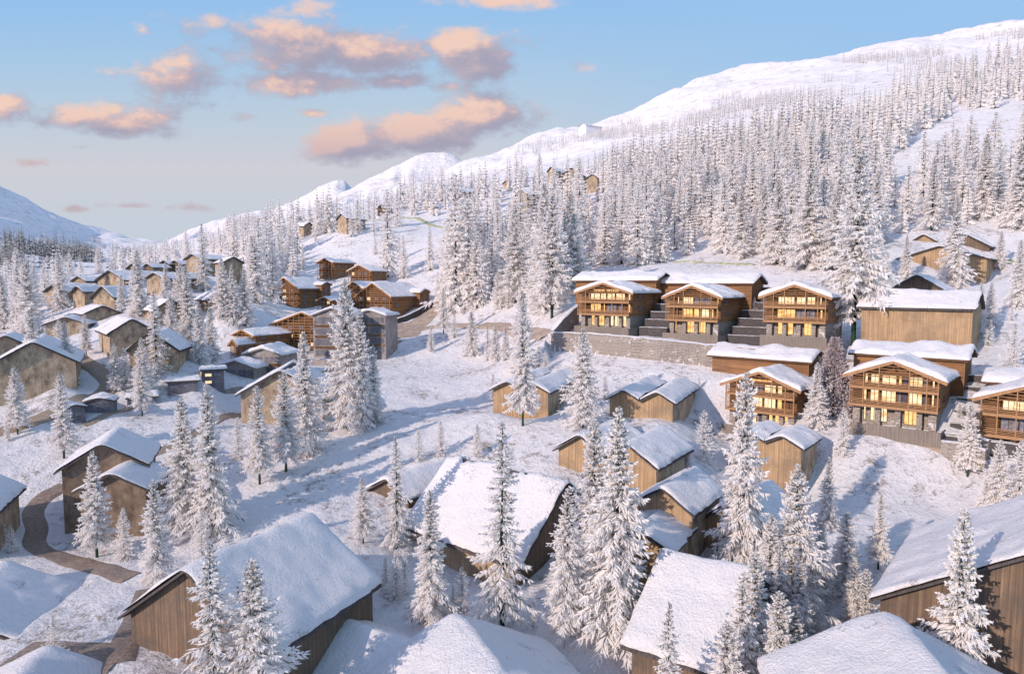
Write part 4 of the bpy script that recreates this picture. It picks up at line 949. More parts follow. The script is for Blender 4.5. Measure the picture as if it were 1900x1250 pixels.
MID = [spruce(31, 20, .205, .08, 26, 8, 5, .6, limbs=False, wscale=2.6, fuzz=1, dark=.012, inner=.1), spruce(32, 20, .175, .10, 26, 8, 5, .65, limbs=False, wscale=2.6, fuzz=1, dark=.012, inner=.1), spruce(33, 20, .235, .07, 24, 8, 5, .55, limbs=False, wscale=2.6, fuzz=1, dark=.012, inner=.1), spruce(34, 20, .19, .13, 25, 7, 5, .6, limbs=False, sparse=.08, wscale=2.4, fuzz=1, dark=.015, inner=.12)]
def larchcone(seed, H=9., rm=2.1):
    rng = np.random.default_rng(seed); n = 5200
    t = rng.random(n)**.8*.97; az = rng.uniform(0, 6.28, n); lump = 1+.22*np.sin(az*5+t*34)+.12*np.sin(az*3-t*21)
    rr = rm*(1-t)**.75*lump*(rng.uniform(.55, 1.0, n)**.6)+.05; P = np.stack([rr*np.cos(az), rr*np.sin(az), .3+t*H*.95], 1)
    D = np.stack([np.cos(az), np.sin(az), rng.uniform(-.2, 1.0, n)], 1)+rng.normal(size=(n,3))*.5
    Q = twigs(P, D, rng.uniform(.2, .42, n), np.full(n, .15), rng, 1); V = Q.reshape(-1,3)
    crown = quads_mesh('crown', V, np.arange(len(V)).reshape(-1,4), [M['larch'], M['bark']], (rng.random(len(Q)) < .06).astype(int), do_link=False)
    zz = np.linspace(-.6, H*.95, 6); tv, tf = tubes([np.stack([zz*0, zz*0, zz], 1)], [np.linspace(.16, .02, 6)], 6)
    return crown, quads_mesh('trunk', tv, tf, [M['bark']], do_link=False)
_tn = 0
def put_tree(meshes, x, y, z, H, label, group=None, base=20., wide=1.0, name='spruce_tree', cat='spruce tree'):
    global _tn
    _tn += 1; s = H/base
    o = bpy.data.objects.new(name, None); COL.objects.link(o); o.location = (x, y, z); o.rotation_euler = (0, 0, (_tn*2.399) % 6.283); o.scale = (s*wide, s*wide, s)
    tag(o, label, cat, group)
    for nm, me in zip(('crown', 'trunk'), meshes): link(nm, me, o)
    return o
TR = []        # (u, v base, v top, label) trees one can tell apart
def T_(u, vb, vt, label, kind=None, D=None, wide=1.0): TR.append((u, vb, vt, label, kind, D, wide))
exec_trees = True
T_(64,733,575,'tall frosted spruce in front of the big double-roofed tan house, left edge')
T_(125,716,597,'mid-sized frosted spruce right of the big tan house at the left edge, beside the lane')
T_(33,806,682,'frosted spruce with a bare trunk near the left edge, below the big tan house')
T_(119,850,692,'tall spruce on a long green trunk between the L-shaped barn and the lone grey hut')
T_(14,818,782,'tiny frosted spruce hard by the left edge beside a darker trunk')
T_(160,659,582,'frosted spruce with clear trunk just left of the tall tan box house')
T_(215,724,637,'slim frosted spruce beside the bend of the planked lane')
T_(233,719,645,'thin frosted spruce directly right of the one at the lane bend')
T_(264,772,667,'frosted spruce on a green trunk standing in front of the half-hidden grey shed')
T_(291,700,540,'tall spruce in front of the tan house with a small gabled porch roof')
T_(266,732,627,'frosted spruce between the lane and the small grey sheds')
T_(372,675,560,'frosted spruce left of the long timber chalet, the more left of the pair')
T_(392,673,572,'slimmer frosted spruce next to the left corner of the long timber chalet')
T_(349,624,495,'tall frosted spruce in front of the small tan box house with a tilted white roof')
T_(318,628,548,'frosted spruce behind the left tan house, below the leaning snow roof')
T_(111,650,592,'small spruce behind the roof of the big tan house at the left edge')
T_(100,628,580,'small frosted spruce in front of the tan house with two crossing roofs')
T_(227,578,510,'frosted spruce behind the tan house with the low wide gable, left village')
T_(258,585,465,'tallest frosted spruce in the middle of the left village')
T_(309,556,488,'frosted spruce in front of the long snowy roof in the left village')
T_(338,606,488,'frosted spruce left of the tilted white box-house roof')
T_(378,540,417,'big frosted spruce standing in front of the tan house between two gables')
T_(414,590,482,'frosted spruce behind the tan box house, right of its roof')
T_(433,600,492,'frosted spruce right of the tan box house near the blue shaded snow slope')
T_(455,604,500,'frosted spruce at the left end of the earth bank, blue snow right of it')
T_(113,575,470,'tall frosted spruce before the roofs of the left village, left of its gables')
T_(130,512,466,'frosted spruce at the back of the left village, one of a close trio')
T_(150,512,472,'frosted spruce rightmost of a close trio behind the left village')
T_(183,508,456,'frosted spruce behind the ridge of the left village')
T_(211,505,448,'frosted spruce against the blue shaded mountain behind the left village')
T_(8,610,514,'frosted spruce cut by the left edge of the view above the double-roofed house')
T_(37,618,497,'frosted spruce in the left-edge grove, second from the edge')
T_(55,622,484,'tallest spruce of the left-edge grove')
T_(66,560,492,'frosted spruce at the back of the left-edge grove')
T_(84,562,484,'frosted spruce between the left-edge grove and the first village gable')
T_(24,600,530,'low broad spruce in the left-edge grove')
T_(346,480,425,'frosted spruce behind the topmost tan house of the left village, left side')
T_(436,478,403,'frosted spruce behind the tan house right of the left village')
T_(457,474,398,'slim frosted spruce with visible trunk behind the tan house, right of the left village')
T_(483,552,403,'tall dense spruce in the grove above the earth bank')
T_(497,548,398,'tallest spruce of the grove between the earth bank and the left timber chalet')
T_(470,560,440,'spruce on the left side of the grove above the earth bank')
T_(507,560,450,'spruce on the right side of the grove left of the timber chalet')
T_(520,505,425,'frosted spruce rising behind the left timber chalet roof')
T_(548,500,440,'shaded frosted spruce behind the left timber chalet')
T_(562,500,455,'dark shaded spruce at the right of the grove behind the timber chalet')
T_(540,470,408,'frosted spruce left of the tan barn with its long side to the view')
T_(590,438,365,'tall full spruce between the two upper left tan barns')
T_(608,432,362,'spruce directly left of the tan barn with a lit gable on the upper slope')
T_(652,440,392,'small spruce at the right corner of the tan barn with the lit gable')
T_(664,432,372,'frosted spruce beside the start of the green bank')
T_(694,438,375,'spruce with bare trunk standing below the green bank',None,None,.78)
T_(696,472,432,'slim spruce with a bare trunk on the open slope above the timber chalets')
T_(720,514,355,'very tall narrow spruce between the back timber chalet and the green bank')
T_(738,420,352,'spruce with trunk showing on top of the green bank')
T_(741,482,432,'thin spruce behind the tall narrow spruce on the open slope')
T_(749,516,438,'frosted spruce at the right of the back timber chalet')
T_(798,502,422,'spruce with dark trunk on the open slope right of the timber chalets')
T_(826,478,412,'round-headed spruce on a clear trunk left of the grove')
T_(813,558,505,'dark needled spruce at the right end of the large timber chalet')
T_(846,576,330,'very tall frosted spruce at the left flank of the central grove')
T_(869,568,360,'frosted spruce second from the left in the central grove')
T_(884,570,430,'spruce with a green trunk at the foot of the central grove')
T_(913,545,400,'frosted spruce in the middle of the central grove')
T_(926,572,498,'medium broad spruce standing free at the foot of the central grove')
T_(943,573,532,'small spruce right of the broad one at the foot of the central grove')
T_(955,562,385,'tall frosted spruce in the right half of the central grove')
T_(1010,575,345,'tall full spruce left of the row of lit chalets')
T_(1024,590,368,'spruce with a green trunk beside the left end of the stone retaining wall')
T_(1047,552,395,'spruce just left of the first lit chalet roof')
T_(1064,545,400,'spruce behind the left corner of the first lit chalet')
T_(823,619,535,'frosted spruce on a bare green trunk at the earth road fork')
T_(843,626,583,'small spruce right of the road fork')
T_(800,652,605,'small spruce on the snow just below the road fork')
T_(875,661,578,'spruce below the narrow road, left of the stone wall')
T_(905,669,602,'spruce below the narrow road with several neighbours')
T_(919,671,604,'spruce close left of the tall one below the stone wall')
T_(938,668,600,'slim spruce below the narrow road near the stone wall')
T_(968,690,540,'big spruce in front of the left end of the stone wall')
T_(970,790,560,'frosted spruce on a bright green trunk in front of the left twin-gabled barn',None,None,.8)
T_(1000,684,642,'tiny spruce behind the left twin-gabled barn')
T_(1012,690,650,'tiny spruce right of another behind the left twin-gabled barn roof')
T_(1081,793,609,'tall frosted spruce between the two twin-gabled barns, in front of the stone wall')
T_(915,744,694,'tiny spruce left of the left twin-gabled barn')
T_(1122,740,698,'tiny spruce behind the left eave of the middle twin-gabled barn')
T_(1297,722,698,'tiny spruce behind the right corner of the middle twin-gabled barn')
T_(1305,854,761,'small slender spruce on a thin trunk right of the middle barns')
T_(1277,872,835,'tiny spruce beside the shaded wall of the sharp-gabled barn')
T_(645,797,522,'tallest spruce of the trio on the open snow field',None,None,.78)
T_(671,797,576,'front spruce of the trio on the open snow field',None,None,.78)
T_(694,786,640,'short spruce at the right of the trio on the open snow field',None,None,.78)
T_(568,842,617,'tall spruce in front of the large tan barn at the centre left')
T_(531,875,690,'frosted spruce with a green trunk left of the tall one before the large tan barn')
T_(482,898,714,'frosted spruce with a green trunk at the left corner of the large tan barn')
T_(590,800,700,'spruce at the right rear corner of the large tan barn')
T_(443,852,774,'thin pale spruce left of the large tan barn')
T_(345,985,737,'tall spruce rising behind the right wing of the L-shaped barn, left of the biggest one')
T_(393,992,714,'biggest spruce on the snow right of the L-shaped barn')
T_(376,1035,948,'small full spruce in front of the biggest spruce by the L-shaped barn',)
T_(180,1033,834,'large spruce with a green foot trunk in front of the L-shaped barn')
T_(232,1038,940,'small spruce between two large ones before the L-shaped barn')
T_(292,1080,887,'big spruce beside the cobbled path above the steep-roofed barn')
T_(22,1025,972,'small spruce at the left edge below the cut-off barn')
T_(4,1010,955,'spruce half out of view at the left edge below the cut-off barn')
T_(103,1218,1138,'small bluish spruce beside the cobbled yard at the lower left')
T_(388,1300,1002,'large spruce in front of the gable of the steep-roofed barn',None,44,1.25)
T_(468,1290,1036,'large spruce right of the one before the steep-roofed barn gable',None,44.5,1.2)
T_(777,855,793,'small spruce on the field, leftmost of three above the big slate-ridged barn')
T_(818,845,781,'small spruce on the field, middle of three above the big slate-ridged barn')
T_(885,849,785,'small spruce on the field, rightmost of three above the big slate-ridged barn')
T_(674,1008,883,'narrow spruce with dark trunk showing, left of the brown gable end')
T_(737,1018,805,'tall spruce in front of the brown gable end left of the slate-ridged barn')
T_(735,1112,1018,'small spruce in the shade below the slate-ridged barn, middle of a group')
T_(751,1100,1026,'small spruce in the shade below the slate-ridged barn, right of its group')
T_(716,1098,1032,'small spruce in the shade below the slate-ridged barn, left of its group')
T_(800,1148,905,'spruce in front of the left wall of the slate-ridged barn')
T_(932,1165,780,'very tall sparse spruce in front of the slate-ridged barn roof',3)
T_(857,1134,1048,'small spruce between the two spruces before the slate-ridged barn wall')
T_(841,1138,1085,'tiny spruce left of the small one before the slate-ridged barn wall')
T_(1052,1168,903,'spruce before the dark gable of the slate-ridged barn')
T_(1100,1090,777,'tall spruce before the left sharp-gabled middle barn')
T_(1143,1180,755,'very tall spruce right of the dark barn gable, reaching over the middle barns')
T_(990,1166,1096,'skinny drooping spruce in the shade below the slate-ridged barn',None,None,.5)
T_(1242,1275,1113,'small spruce in front of the wide centre-right roof',None,46,1.0)
T_(1375,1070,690,'tallest sparse spruce right of the middle barns, left of the tall concrete-based twin barn',0,None,.8)
T_(1379,1320,1060,'thin-topped spruce at the right end of the wide centre-right roof',None,50,1.0)
T_(1424,1180,950,'spruce in the dense dark group right of the wide centre-right roof')
T_(1403,1290,1022,'spruce at the front left of the dense lower-right group',None,53,1.2)
T_(1470,1175,858,'tallest spruce of the dense lower-right group')
T_(1440,1240,1000,'shaded spruce at the foot of the dense lower-right group')
T_(1518,1112,966,'spruce at the right rim of the dense lower-right group')
T_(1506,1130,1038,'short spruce in the shade of the dense lower-right group')
T_(1480,1230,1040,'bluish spruce in full shade at the bottom of the dense lower-right group')
T_(1535,975,846,'slender spruce right of the tall twin barn corner')
T_(1566,1098,944,'slender spruce in shade between the dense group and the right big barn')
T_(1629,1056,912,'spruce with dark trunk behind the corner of the right big barn roof')
T_(1581,1156,1032,'spruce left of a smaller one by the corner of the right big barn')
T_(1604,1160,1052,'narrow spruce beside the wall corner of the right big barn')
T_(1632,1166,1128,'tiny spruce touching the wall corner of the right big barn')
T_(1790,1240,942,'large spruce before the brown wall of the right big barn',None,45.5,.85)
T_(1850,942,815,'spruce in front of the cut-off lit chalet at the right edge')
T_(1828,946,878,'short spruce left of the one before the cut-off chalet')
T_(1890,925,815,'spruce at the right edge below the cut-off lit chalet')
T_(1795,884,744,'free-standing spruce with a green trunk below the dark stepped walls')
T_(1513,795,672,'bright spruce between the two lower lit chalets')
T_(1563,845,755,'small narrow spruce in front of the plinth of the widest lit chalet')
T_(1583,640,290,'giant spruce on a green trunk right of the upper lit chalets')
T_(1753,634,592,'tiny bright spruce in front of the wide plank-walled barn')
T_(1798,648,606,'tiny spruce right of the wide plank-walled barn')
T_(1834,641,592,'small spruce on the snow right of the wide plank-walled barn')
T_(1880,681,600,'spruce near the right edge above the cut-off chalet')
T_(1888,568,446,'spruce at the right edge beside the green bank')
T_(1877,596,568,'tiny spruce near the right edge below the green bank')
T_(1817,622,518,'spruce at the right rear corner of the wide plank-walled barn')
T_(1836,605,524,'shaded spruce behind the right corner of the wide plank-walled barn')
T_(1769,536,368,'tall spruce in front of the tall gabled barn on the right slope')
T_(1791,534,510,'tiny spruce between the wide barn roof and the tall gabled barn')
T_(1680,516,436,'spruce at the left corner of the tall gabled barn on the right slope')
T_(1620,520,400,'spruce left of the gable peeking over the wide barn roof')
T_(1645,525,470,'small spruce just left of the gable peeking over the wide barn roof')
T_(1855,500,430,'spruce on the slope right of the upper gables')
T_(1780,775,745,'small snow-laden spruce by the dark stepped walls')
T_(1447,1260,1095,'bluish spruce at the bottom of the dense lower-right group, before the tallest',None,49,1.2)
T_(1476,1260,1120,'low wide spruce at the bottom right rim of the dense lower-right group',None,50,1.2)
T_(1350,1275,1150,'short spruce before the right end of the wide centre-right roof',None,47,1.1)
LARCH = [(1191,609,539,'mauve frosted conifer with rounded tufts between the first two upper lit chalets'),(1394,627,549,'mauve frosted conifer with rounded tufts between the second and third upper lit chalets'),(1545,772,622,'tall grey-mauve conifer with rounded tufts between the two lower lit chalets')]
LC = larchcone(5)
for u, vb, vt, lb in LARCH:
    x, y, z = hit(u, vb); d = y*CP-z*SP; H = (vb-vt)/F*d*1.0
    put_tree(LC, x, y, z, H, lb, 'mauve conifers between the lit chalets', 9., 1.0, 'frosted_conifer', 'conifer')
ALL = []
for i, (u, vb, vt, lb, kd, D, wd) in enumerate(TR):
    if D is None: x, y, z = hit(u, vb); d = y*CP-z*SP; H = (vb-vt)/F*d*1.01
    else: X, Zp = ray(u, vt); x, y = X*D, D; z = gnd(x, y); H = Zp*D-z
    if kd is not None: ms, b = NEAR[kd], 20.
    elif H > 7.5 and y < 215 and ('trunk' in lb): ms, b = NEAR[6+i % 2], 20.
    elif H < 7.5: ms, b = SMALL[i % 3], 8.
    elif y > 210: ms, b = MID[i % 4], 20.
    else: ms, b = NEAR[i % 6], 20.
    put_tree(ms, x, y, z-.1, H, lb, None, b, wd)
    ALL.append((x, y, H))
print('named trees', len(TR))
# forest: random spots in world space, kept where their foot falls inside these areas of the slope
def inpoly(u, v, P):
    c = False; j = len(P)-1
    for i in range(len(P)):
        (x1, y1), (x2, y2) = P[i], P[j]
        if (y1 > v) != (y2 > v) and u < (x2-x1)*(v-y1)/(y2-y1)+x1: c = not c
        j = i
    return c
ZONES = [  # polygon of feet, nearest spacing m, Dmin, Dmax, height range, zone label
 ([(1000,500),(990,420),(1080,350),(1200,310),(1330,280),(1420,255),(1560,235),(1590,300),(1560,380),(1585,470),(1560,505),(1420,490),(1300,475),(1200,492),(1090,495)], 7.6, 160, 620, (17,28), 'the dense forest on the slope above the upper lit chalets'),
 ([(1560,235),(1680,180),(1900,110),(1950,150),(1940,210),(1860,205),(1760,215),(1720,250),(1640,300),(1590,310)], 9.5, 200, 700, (15,25), 'the forest high on the right slope under the ridge'),
 ([(1590,480),(1575,390),(1620,340),(1700,330),(1900,300),(1950,420),(1900,440),(1850,420),(1740,425),(1650,450)], 9, 150, 400, (14,24), 'the right-hand slope above the tall gabled barn'),
 ([(820,560),(830,470),(900,410),(980,400),(1060,380),(1080,480),(1060,540),(980,560)], 7.5, 160, 420, (17,26), 'the central grove left of the upper lit chalets'),
 ([(720,400),(760,372),(860,350),(960,335),(1010,330),(1100,350),(1060,370),(960,410),(860,400)], 11, 300, 620, (14,24), 'the loose wood around the upper tan barns'),
 ([(440,500),(420,440),(560,420),(640,410),(600,440),(520,500)], 9, 270, 620, (14,24), 'the wood behind the tan barns on the upper left'),
 ([(200,505),(260,480),(340,470),(430,440),(420,480),(330,500),(240,520)], 15, 250, 560, (13,20), 'the trees behind the left village'),
 ([(430,590),(420,520),(500,480),(560,500),(520,545)], 8, 180, 330, (15,22), 'the grove above the earth bank left of the timber chalets'),
 ([(-20,620),(-20,540),(120,500),(130,560),(60,600)], 9, 170, 380, (13,20), 'the grove at the left edge above the village'),
]
rf = random.Random(4); forest = []
hx = [(HD[k]['x']+math.sin(HD[k]['h'])*HD[k]['L']/2, HD[k]['y']+math.cos(HD[k]['h'])*HD[k]['L']/2, max(HD[k]['w'], HD[k]['L']/2)+1.5) for k in HD]
def free(x, y, sp, H=0):
    for a, b, r in hx:
        if (a-x)**2+(b-y)**2 < r*r: return False
    return True
CLEAR = [(75,350,500,560),(335,456,470,512),(533,578,408,436), (622,672,393,426), (695,722,376,397), (836,900,332,362), (934,958,329,355), (958,1002,349,396), (826,898,399,436), (1012,1110,304,350), (1255,1400,480,500)]
GAP = [(1588,335),(1660,285),(1760,215),(1900,188),(1900,240),(1770,300),(1660,390),(1590,415)]
cell = {}
for zi, (P, sp, d0, d1, hr, lab) in enumerate(ZONES):
    tries = int((d1*d1-d0*d0)*.9/(sp*sp)*1.3)
    u0, u1 = min(p[0] for p in P), max(p[0] for p in P)
    for _ in range(tries*2):
        y = math.sqrt(rf.uniform(d0*d0, d1*d1)); X = rf.uniform((u0-960)/F, (u1-940)/F); x = X*y
        z = gnd(x, y); u, v = proj(x, y, z)
        if not inpoly(u, v, P): continue
        c = (int(x//sp), int(y//sp))
        if any((a-x)**2+(b-y)**2 < (sp*.8)**2 for i in (-1,0,1) for j in (-1,0,1) for a, b in cell.get((sp, c[0]+i, c[1]+j), ())): continue
        if not free(x, y, sp): continue
        if inpoly(u, v, GAP) and rf.random() > .12: continue
        if float(fbm(np.array([x/38.]), np.array([y/38.]), 2, 41)[0]) < -.17 and rf.random() < .8: continue
        H = rf.uniform(*hr)*(1 if rf.random() > .22 else rf.uniform(.35, .7))
        vtop = proj(x, y, z+H)[1]; hwp = (v-vtop)*.14
        if any(a-hwp < u < b_+hwp and vtop < d_ and v > c_ for a, b_, c_, d_ in CLEAR) and rf.random() < .93: continue
        cell.setdefault((sp, *c), []).append((x, y)); forest.append((H/y, x, y, z, H, lab, zi))
forest.sort(key=lambda f: -f[0])
print('forest', len(forest), [sum(1 for f in forest if f[6] == i) for i in range(len(ZONES))])
NI = 300-len(TR)-len(LARCH)+0
for i, (_, x, y, z, H, lab, zi) in enumerate(forest[:NI]):
    ms = MID[i % 4] if y > 200 else NEAR[(i*5) % 6]
    put_tree(ms, x, y, z-.2, H, 'frost-covered spruce standing among '+lab, 'spruces of '+lab, 20., rf.uniform(1.05, 1.3))
# the rest of the woods, and the small scrub on the far ridges, as one mass
def low(seed, H=20., rmax=.15, nlev=14, per=6, tw=2):
    rng = np.random.default_rng(seed); P = []; D = []; Ln = []; Wd = []
    for t in np.linspace(.08, .97, nlev):
        r = rmax*H*(1-t)**.85+.15
        for b in range(per):
            az = rng.uniform(0, 6.28); L = r*rng.uniform(.7, 1.15); d = np.array([math.cos(az), math.sin(az), -.35+.5*t])
            P.append([0,0,t*H]); D.append(d); Ln.append(L); Wd.append(.42*L+.3)
            for q in range(tw):
                a2 = az+rng.normal()*.5; P.append(np.array([0,0,t*H])+d*L*rng.uniform(.25,.6)); D.append([math.cos(a2), math.sin(a2), -.6]); Ln.append(L*.5); Wd.append(.33*L+.2)
    Q = twigs(np.array(P, float), np.array(D, float), np.array(Ln), np.array(Wd), rng, 1); Q = outward(Q)
    mi = (rng.random(len(Q)) < .02).astype(int)
    tr = np.array([[[-.18,0,-1],[.18,0,-1],[.03,0,H*.9],[-.03,0,H*.9]],[[0,-.18,-1],[0,.18,-1],[0,.03,H*.9],[0,-.03,H*.9]]])
    return np.concatenate([Q, tr]), np.concatenate([mi, [2,2]])
LOW = [low(61, rmax=.2), low(62, rmax=.17), low(63, rmax=.22), low(64, rmax=.19)]
DARKT = [(q, np.where((np.arange(len(m_)) % 5 < 2) & (m_ == 0), 1, m_)) for q, m_ in (low(81, nlev=6, per=4, tw=1, rmax=.17), low(82, nlev=6, per=4, tw=1, rmax=.2))]
TINY = [low(71, nlev=6, per=4, tw=1, rmax=.17), low(72, nlev=6, per=4, tw=1, rmax=.2)]
Vs = []; Ms = []
def addlow(x, y, z, H, src, mat=None):
    Q, mi = src; a = rf.uniform(0, 6.28); c, s = math.cos(a), math.sin(a); k = H/20.
    W_ = Q*k; V = np.stack([W_[...,0]*c-W_[...,1]*s+x, W_[...,0]*s+W_[...,1]*c+y, W_[...,2]+z], -1); Vs.append(V); Ms.append(mi)
for (_, x, y, z, H, lab, zi) in forest[NI:]: addlow(x, y, z-.2, H, LOW[rf.randrange(4)])
RZ = [ # scrub on the ridge and on the left mountain
 ([(1080,262),(1140,235),(1300,190),(1440,150),(1560,115),(1700,100),(1830,70),(1900,55),(1900,110),(1700,150),(1500,200),(1350,225),(1200,255)], 480, 1000, 1500, (7,12), .56),
 ([(940,275),(1000,262),(1060,255),(1130,245),(1120,265),(1040,285),(960,290)], 600, 1030, 160, (8,12), .5),
 ([(1060,320),(1160,290),(1300,250),(1300,290),(1150,330)], 400, 700, 260, (9,15), .42),
 ([(-10,445),(60,450),(150,455),(165,480),(210,500),(120,500),(40,530),(-10,500)], 480, 1000, 520, (13,22), .60),
 ([(0,520),(0,470),(40,490),(60,535),(60,560),(0,560)], 260, 520, 260, (11,17), .5),
 ([(165,445),(205,455),(240,468),(290,478),(290,490),(200,475)], 500, 1100, 220, (9,14), .45),
 ([(560,430),(600,405),(700,385),(840,352),(900,340),(870,365),(720,400),(640,420)], 330, 800, 170, (9,16), .4),
 ([(260,480),(330,462),(420,440),(520,420),(540,430),(430,462),(330,482)], 400, 900, 110, (9,15), .4),
]
for zi_, (P, d0, d1, n, hr, thr) in enumerate(RZ):
    got = 0; us = [p[0] for p in P]
    for _ in range(n*60):
        if got >= n: break
        y = math.sqrt(rf.uniform(d0*d0, d1*d1)); X = rf.uniform((min(us)-950)/F, (max(us)-950)/F); x = X*y
        if float(fbm(np.array([x/55.]), np.array([y/90.]), 3, 77)[0])+.5 < thr: continue
        z = gnd(x, y); u, v = proj(x, y, z)
        if not inpoly(u, v, P): continue
        addlow(x, y, z-.3, rf.uniform(*hr), (DARKT if zi_ in (3, 4, 5) else TINY)[rf.randrange(2)]); got += 1
    print('scrub', got)
V = np.concatenate(Vs); mi = np.concatenate(Ms)
o = quads_mesh('distant_forest', V.reshape(-1,3), np.arange(V.shape[0]*4).reshape(-1,4), [M['frost'], M['needle'], M['bark']], mi)
tag(o, 'mass of small frosted spruces filling the upper slope and the far ridges', 'forest', kind='stuff')

# ---------------------------------------------------------------- light
SUN_AZ, SUN_EL = 229.0, 22.0          # compass heading the light comes from, height
W = bpy.data.worlds.new('World'); scene.world = W; W.use_nodes = True; nt = W.node_tree
bg = nt.nodes['Background']; sky = nt.nodes.new('ShaderNodeTexSky'); sky.sky_type = 'NISHITA'; sky.sun_disc = False
sky.sun_elevation = R(SUN_EL); sky.sun_rotation = R(SUN_AZ); sky.air_density = 1.0; sky.dust_density = 0.3; sky.ozone_density = 2.0
# clouds: soft ellipses in the direction of view from the ground, broken up by noise
L_ = nt.links
tc = nt.nodes.new('ShaderNodeTexCoord'); sp = nt.nodes.new('ShaderNodeSeparateXYZ'); L_.new(tc.outputs['Generated'], sp.inputs[0])
yy = math1(nt, 'MAXIMUM', sp.outputs[1], 0.05)
cb = nt.nodes.new('ShaderNodeCombineXYZ'); L_.new(math1(nt, 'DIVIDE', sp.outputs[0], yy), cb.inputs[0]); L_.new(math1(nt, 'DIVIDE', sp.outputs[2], yy), cb.inputs[1])
CL = [(330,150,105,42,.75,1),(400,45,100,26,.6,1),(550,90,125,50,1,1),(680,96,120,42,.95,1),(560,152,130,24,.9,0),(868,82,90,28,.9,1),(885,112,75,38,.9,1),(560,20,75,22,.5,0),
 (655,266,90,32,1.1,1),(760,245,120,38,1.05,1),(880,218,115,40,.95,1),(160,213,95,24,1,1),(235,232,95,28,.95,1),(12,190,60,36,.7,1),(150,272,34,8,.6,1),(925,3,110,14,.8,0),(735,150,75,16,.8,0),(582,210,28,9,.75,0),
 (240,382,60,7,.6,1),(138,388,26,6,.6,1),(338,386,80,9,.55,1),(60,302,55,9,.45,1),(265,55,22,13,.5,0),(450,218,26,8,.45,0),(1080,126,24,10,.4,0),(840,160,60,14,.6,0)]
def field(off, major, scales):
    ad = nt.nodes.new('ShaderNodeVectorMath'); ad.operation = 'ADD'; L_.new(cb.outputs[0], ad.inputs[0]); ad.inputs[1].default_value = off
    cur = None
    for (u, v, ru, rv, wt, mj) in CL:
        if major and not mj: continue
        cx, cz = ray(u, v); a = (ray(u+ru, v)[0]-cx)*1.25; b = (cz-ray(u, v+rv)[1])*1.35
        ma = nt.nodes.new('ShaderNodeVectorMath'); ma.operation = 'MULTIPLY_ADD'; L_.new(ad.outputs[0], ma.inputs[0]); ma.inputs[1].default_value = (1/a, 1/b, 0); ma.inputs[2].default_value = (-cx/a, -cz/b, 0)
        ln = nt.nodes.new('ShaderNodeVectorMath'); ln.operation = 'LENGTH'; L_.new(ma.outputs[0], ln.inputs[0])
        s = nt.nodes.new('ShaderNodeMath'); s.operation = 'MULTIPLY_ADD'; L_.new(ln.outputs['Value'], s.inputs[0]); s.inputs[1].default_value = -wt; s.inputs[2].default_value = wt+(wt-1)*.22
        if cur is None: cur = s.outputs[0]
        else: cur = math1(nt, 'MAXIMUM', cur, s.outputs[0])
    for sc, det, sy, amp in scales:
        v2 = nt.nodes.new('ShaderNodeVectorMath'); v2.operation = 'MULTIPLY'; L_.new(ad.outputs[0], v2.inputs[0]); v2.inputs[1].default_value = (1, sy, 1)
        n = nt.nodes.new('ShaderNodeTexNoise'); n.noise_dimensions = '2D'; n.inputs['Scale'].default_value = sc; n.inputs['Detail'].default_value = det; n.inputs['Roughness'].default_value = .64
        L_.new(v2.outputs[0], n.inputs['Vector'])
        cur = math1(nt, 'ADD', cur, math1(nt, 'MULTIPLY', math1(nt, 'SUBTRACT', n.outputs['Fac'], .5), amp))
    return cur
f0 = field((0,0,0), False, [(9, 7, 1.9, 1.5), (37, 3, 1.4, .5)]); f1 = field((-.030,.024,0), True, [(9, 4, 1.9, 1.4)])
def sstep(x, a, b):
    m = nt.nodes.new('ShaderNodeMapRange'); m.interpolation_type = 'SMOOTHSTEP'; L_.new(x, m.inputs[0]); m.inputs[1].default_value = a; m.inputs[2].default_value = b; return m.outputs[0]
alpha = math1(nt, 'MULTIPLY', sstep(f0, -.05, .58), sstep(sp.outputs[1], .1, .3))
lit = sstep(math1(nt, 'SUBTRACT', f0, f1), -.24, .72)
lit = math1(nt, 'MULTIPLY', lit, math1(nt, 'ADD', math1(nt, 'MULTIPLY', sstep(math1(nt, 'DIVIDE', sp.outputs[2], yy), .13, .26), .5), .5))
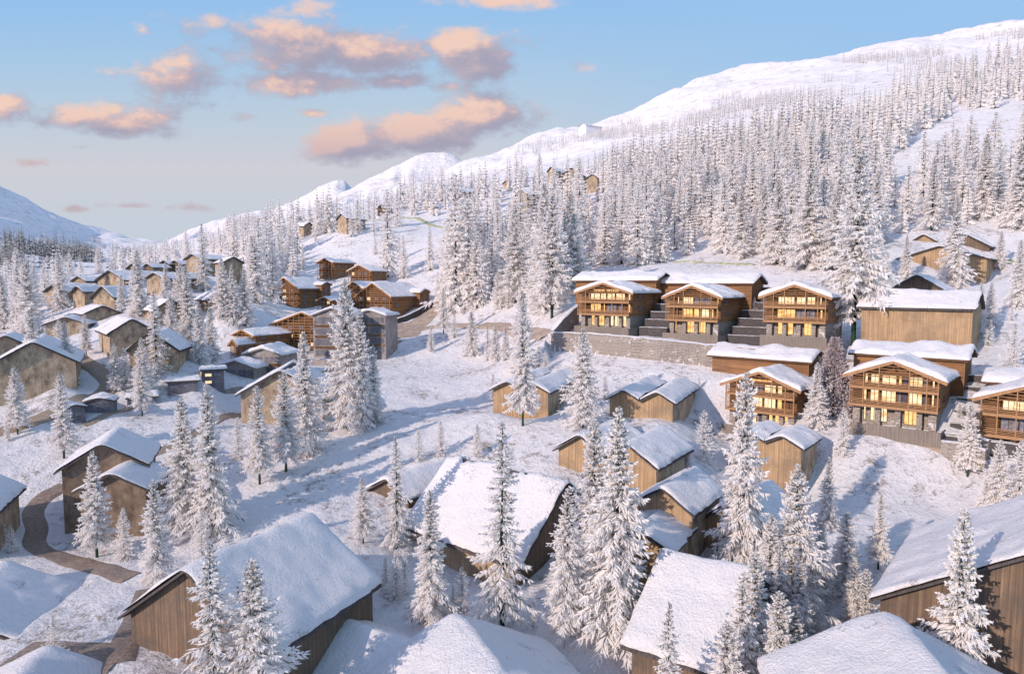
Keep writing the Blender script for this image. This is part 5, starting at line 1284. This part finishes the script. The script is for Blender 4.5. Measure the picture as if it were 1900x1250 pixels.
ccol = ramp(nt, lit, [(0.0, (0.40,0.38,0.50)), (0.42, (0.52,0.44,0.51)), (0.74, (0.74,0.53,0.52)), (1.0, (0.98,0.67,0.54))])
# clear sky: the physical sky, slightly softened towards a pale lilac band low down
cb_x = math1(nt, 'DIVIDE', sp.outputs[0], yy)
el = sstep(math1(nt, 'DIVIDE', sp.outputs[2], yy), -.05, .5)
skyc = ramp(nt, el, [(0.0, (0.48,0.61,0.74)), (0.12, (0.55,0.61,0.70)), (0.34, (0.63,0.62,0.67)), (0.55, (0.51,0.62,0.735)), (0.74, (0.40,0.59,0.80)), (.94, (0.29,0.53,0.86)), (1.0, (0.42,0.50,0.80))])
skyc = mixc(nt, sstep(cb_x, -.1, .75), skyc, (0.33,0.55,0.84))
EXPO = 0.40
k = 1.0/(2**EXPO)
bg.inputs[1].default_value = 0.13
nish = mixc(nt, 1.0, sky.outputs[0], (1.0, 1.0, 1.0), 'MULTIPLY')
vs = nt.nodes.new('ShaderNodeVectorMath'); vs.operation = 'SCALE'; L_.new(skyc, vs.inputs[0]); vs.inputs['Scale'].default_value = k/0.13
vc = nt.nodes.new('ShaderNodeVectorMath'); vc.operation = 'SCALE'; L_.new(ccol, vc.inputs[0]); vc.inputs['Scale'].default_value = k/0.13*.93
base = mixc(nt, .95, nish, vs.outputs[0])
L_.new(mixc(nt, math1(nt, 'MULTIPLY', alpha, .93), base, vc.outputs[0]), bg.inputs[0])
sd = bpy.data.lights.new('sun', 'SUN'); sd.energy = 3.3; sd.angle = R(0.6); sd.color = (1.0, 0.81, 0.68)
so = bpy.data.objects.new('sun', sd); COL.objects.link(so)
a = R(SUN_AZ); dx, dy, dz = math.sin(a)*math.cos(R(SUN_EL)), math.cos(a)*math.cos(R(SUN_EL)), math.sin(R(SUN_EL))
from mathutils import Vector
so.rotation_euler = Vector((dx, dy, dz)).to_track_quat('Z', 'Y').to_euler()
so.location = (-60, -40, 80)
scene.view_settings.view_transform = 'Standard'; scene.view_settings.look = 'None'; scene.view_settings.exposure = EXPO; scene.view_settings.gamma = 1
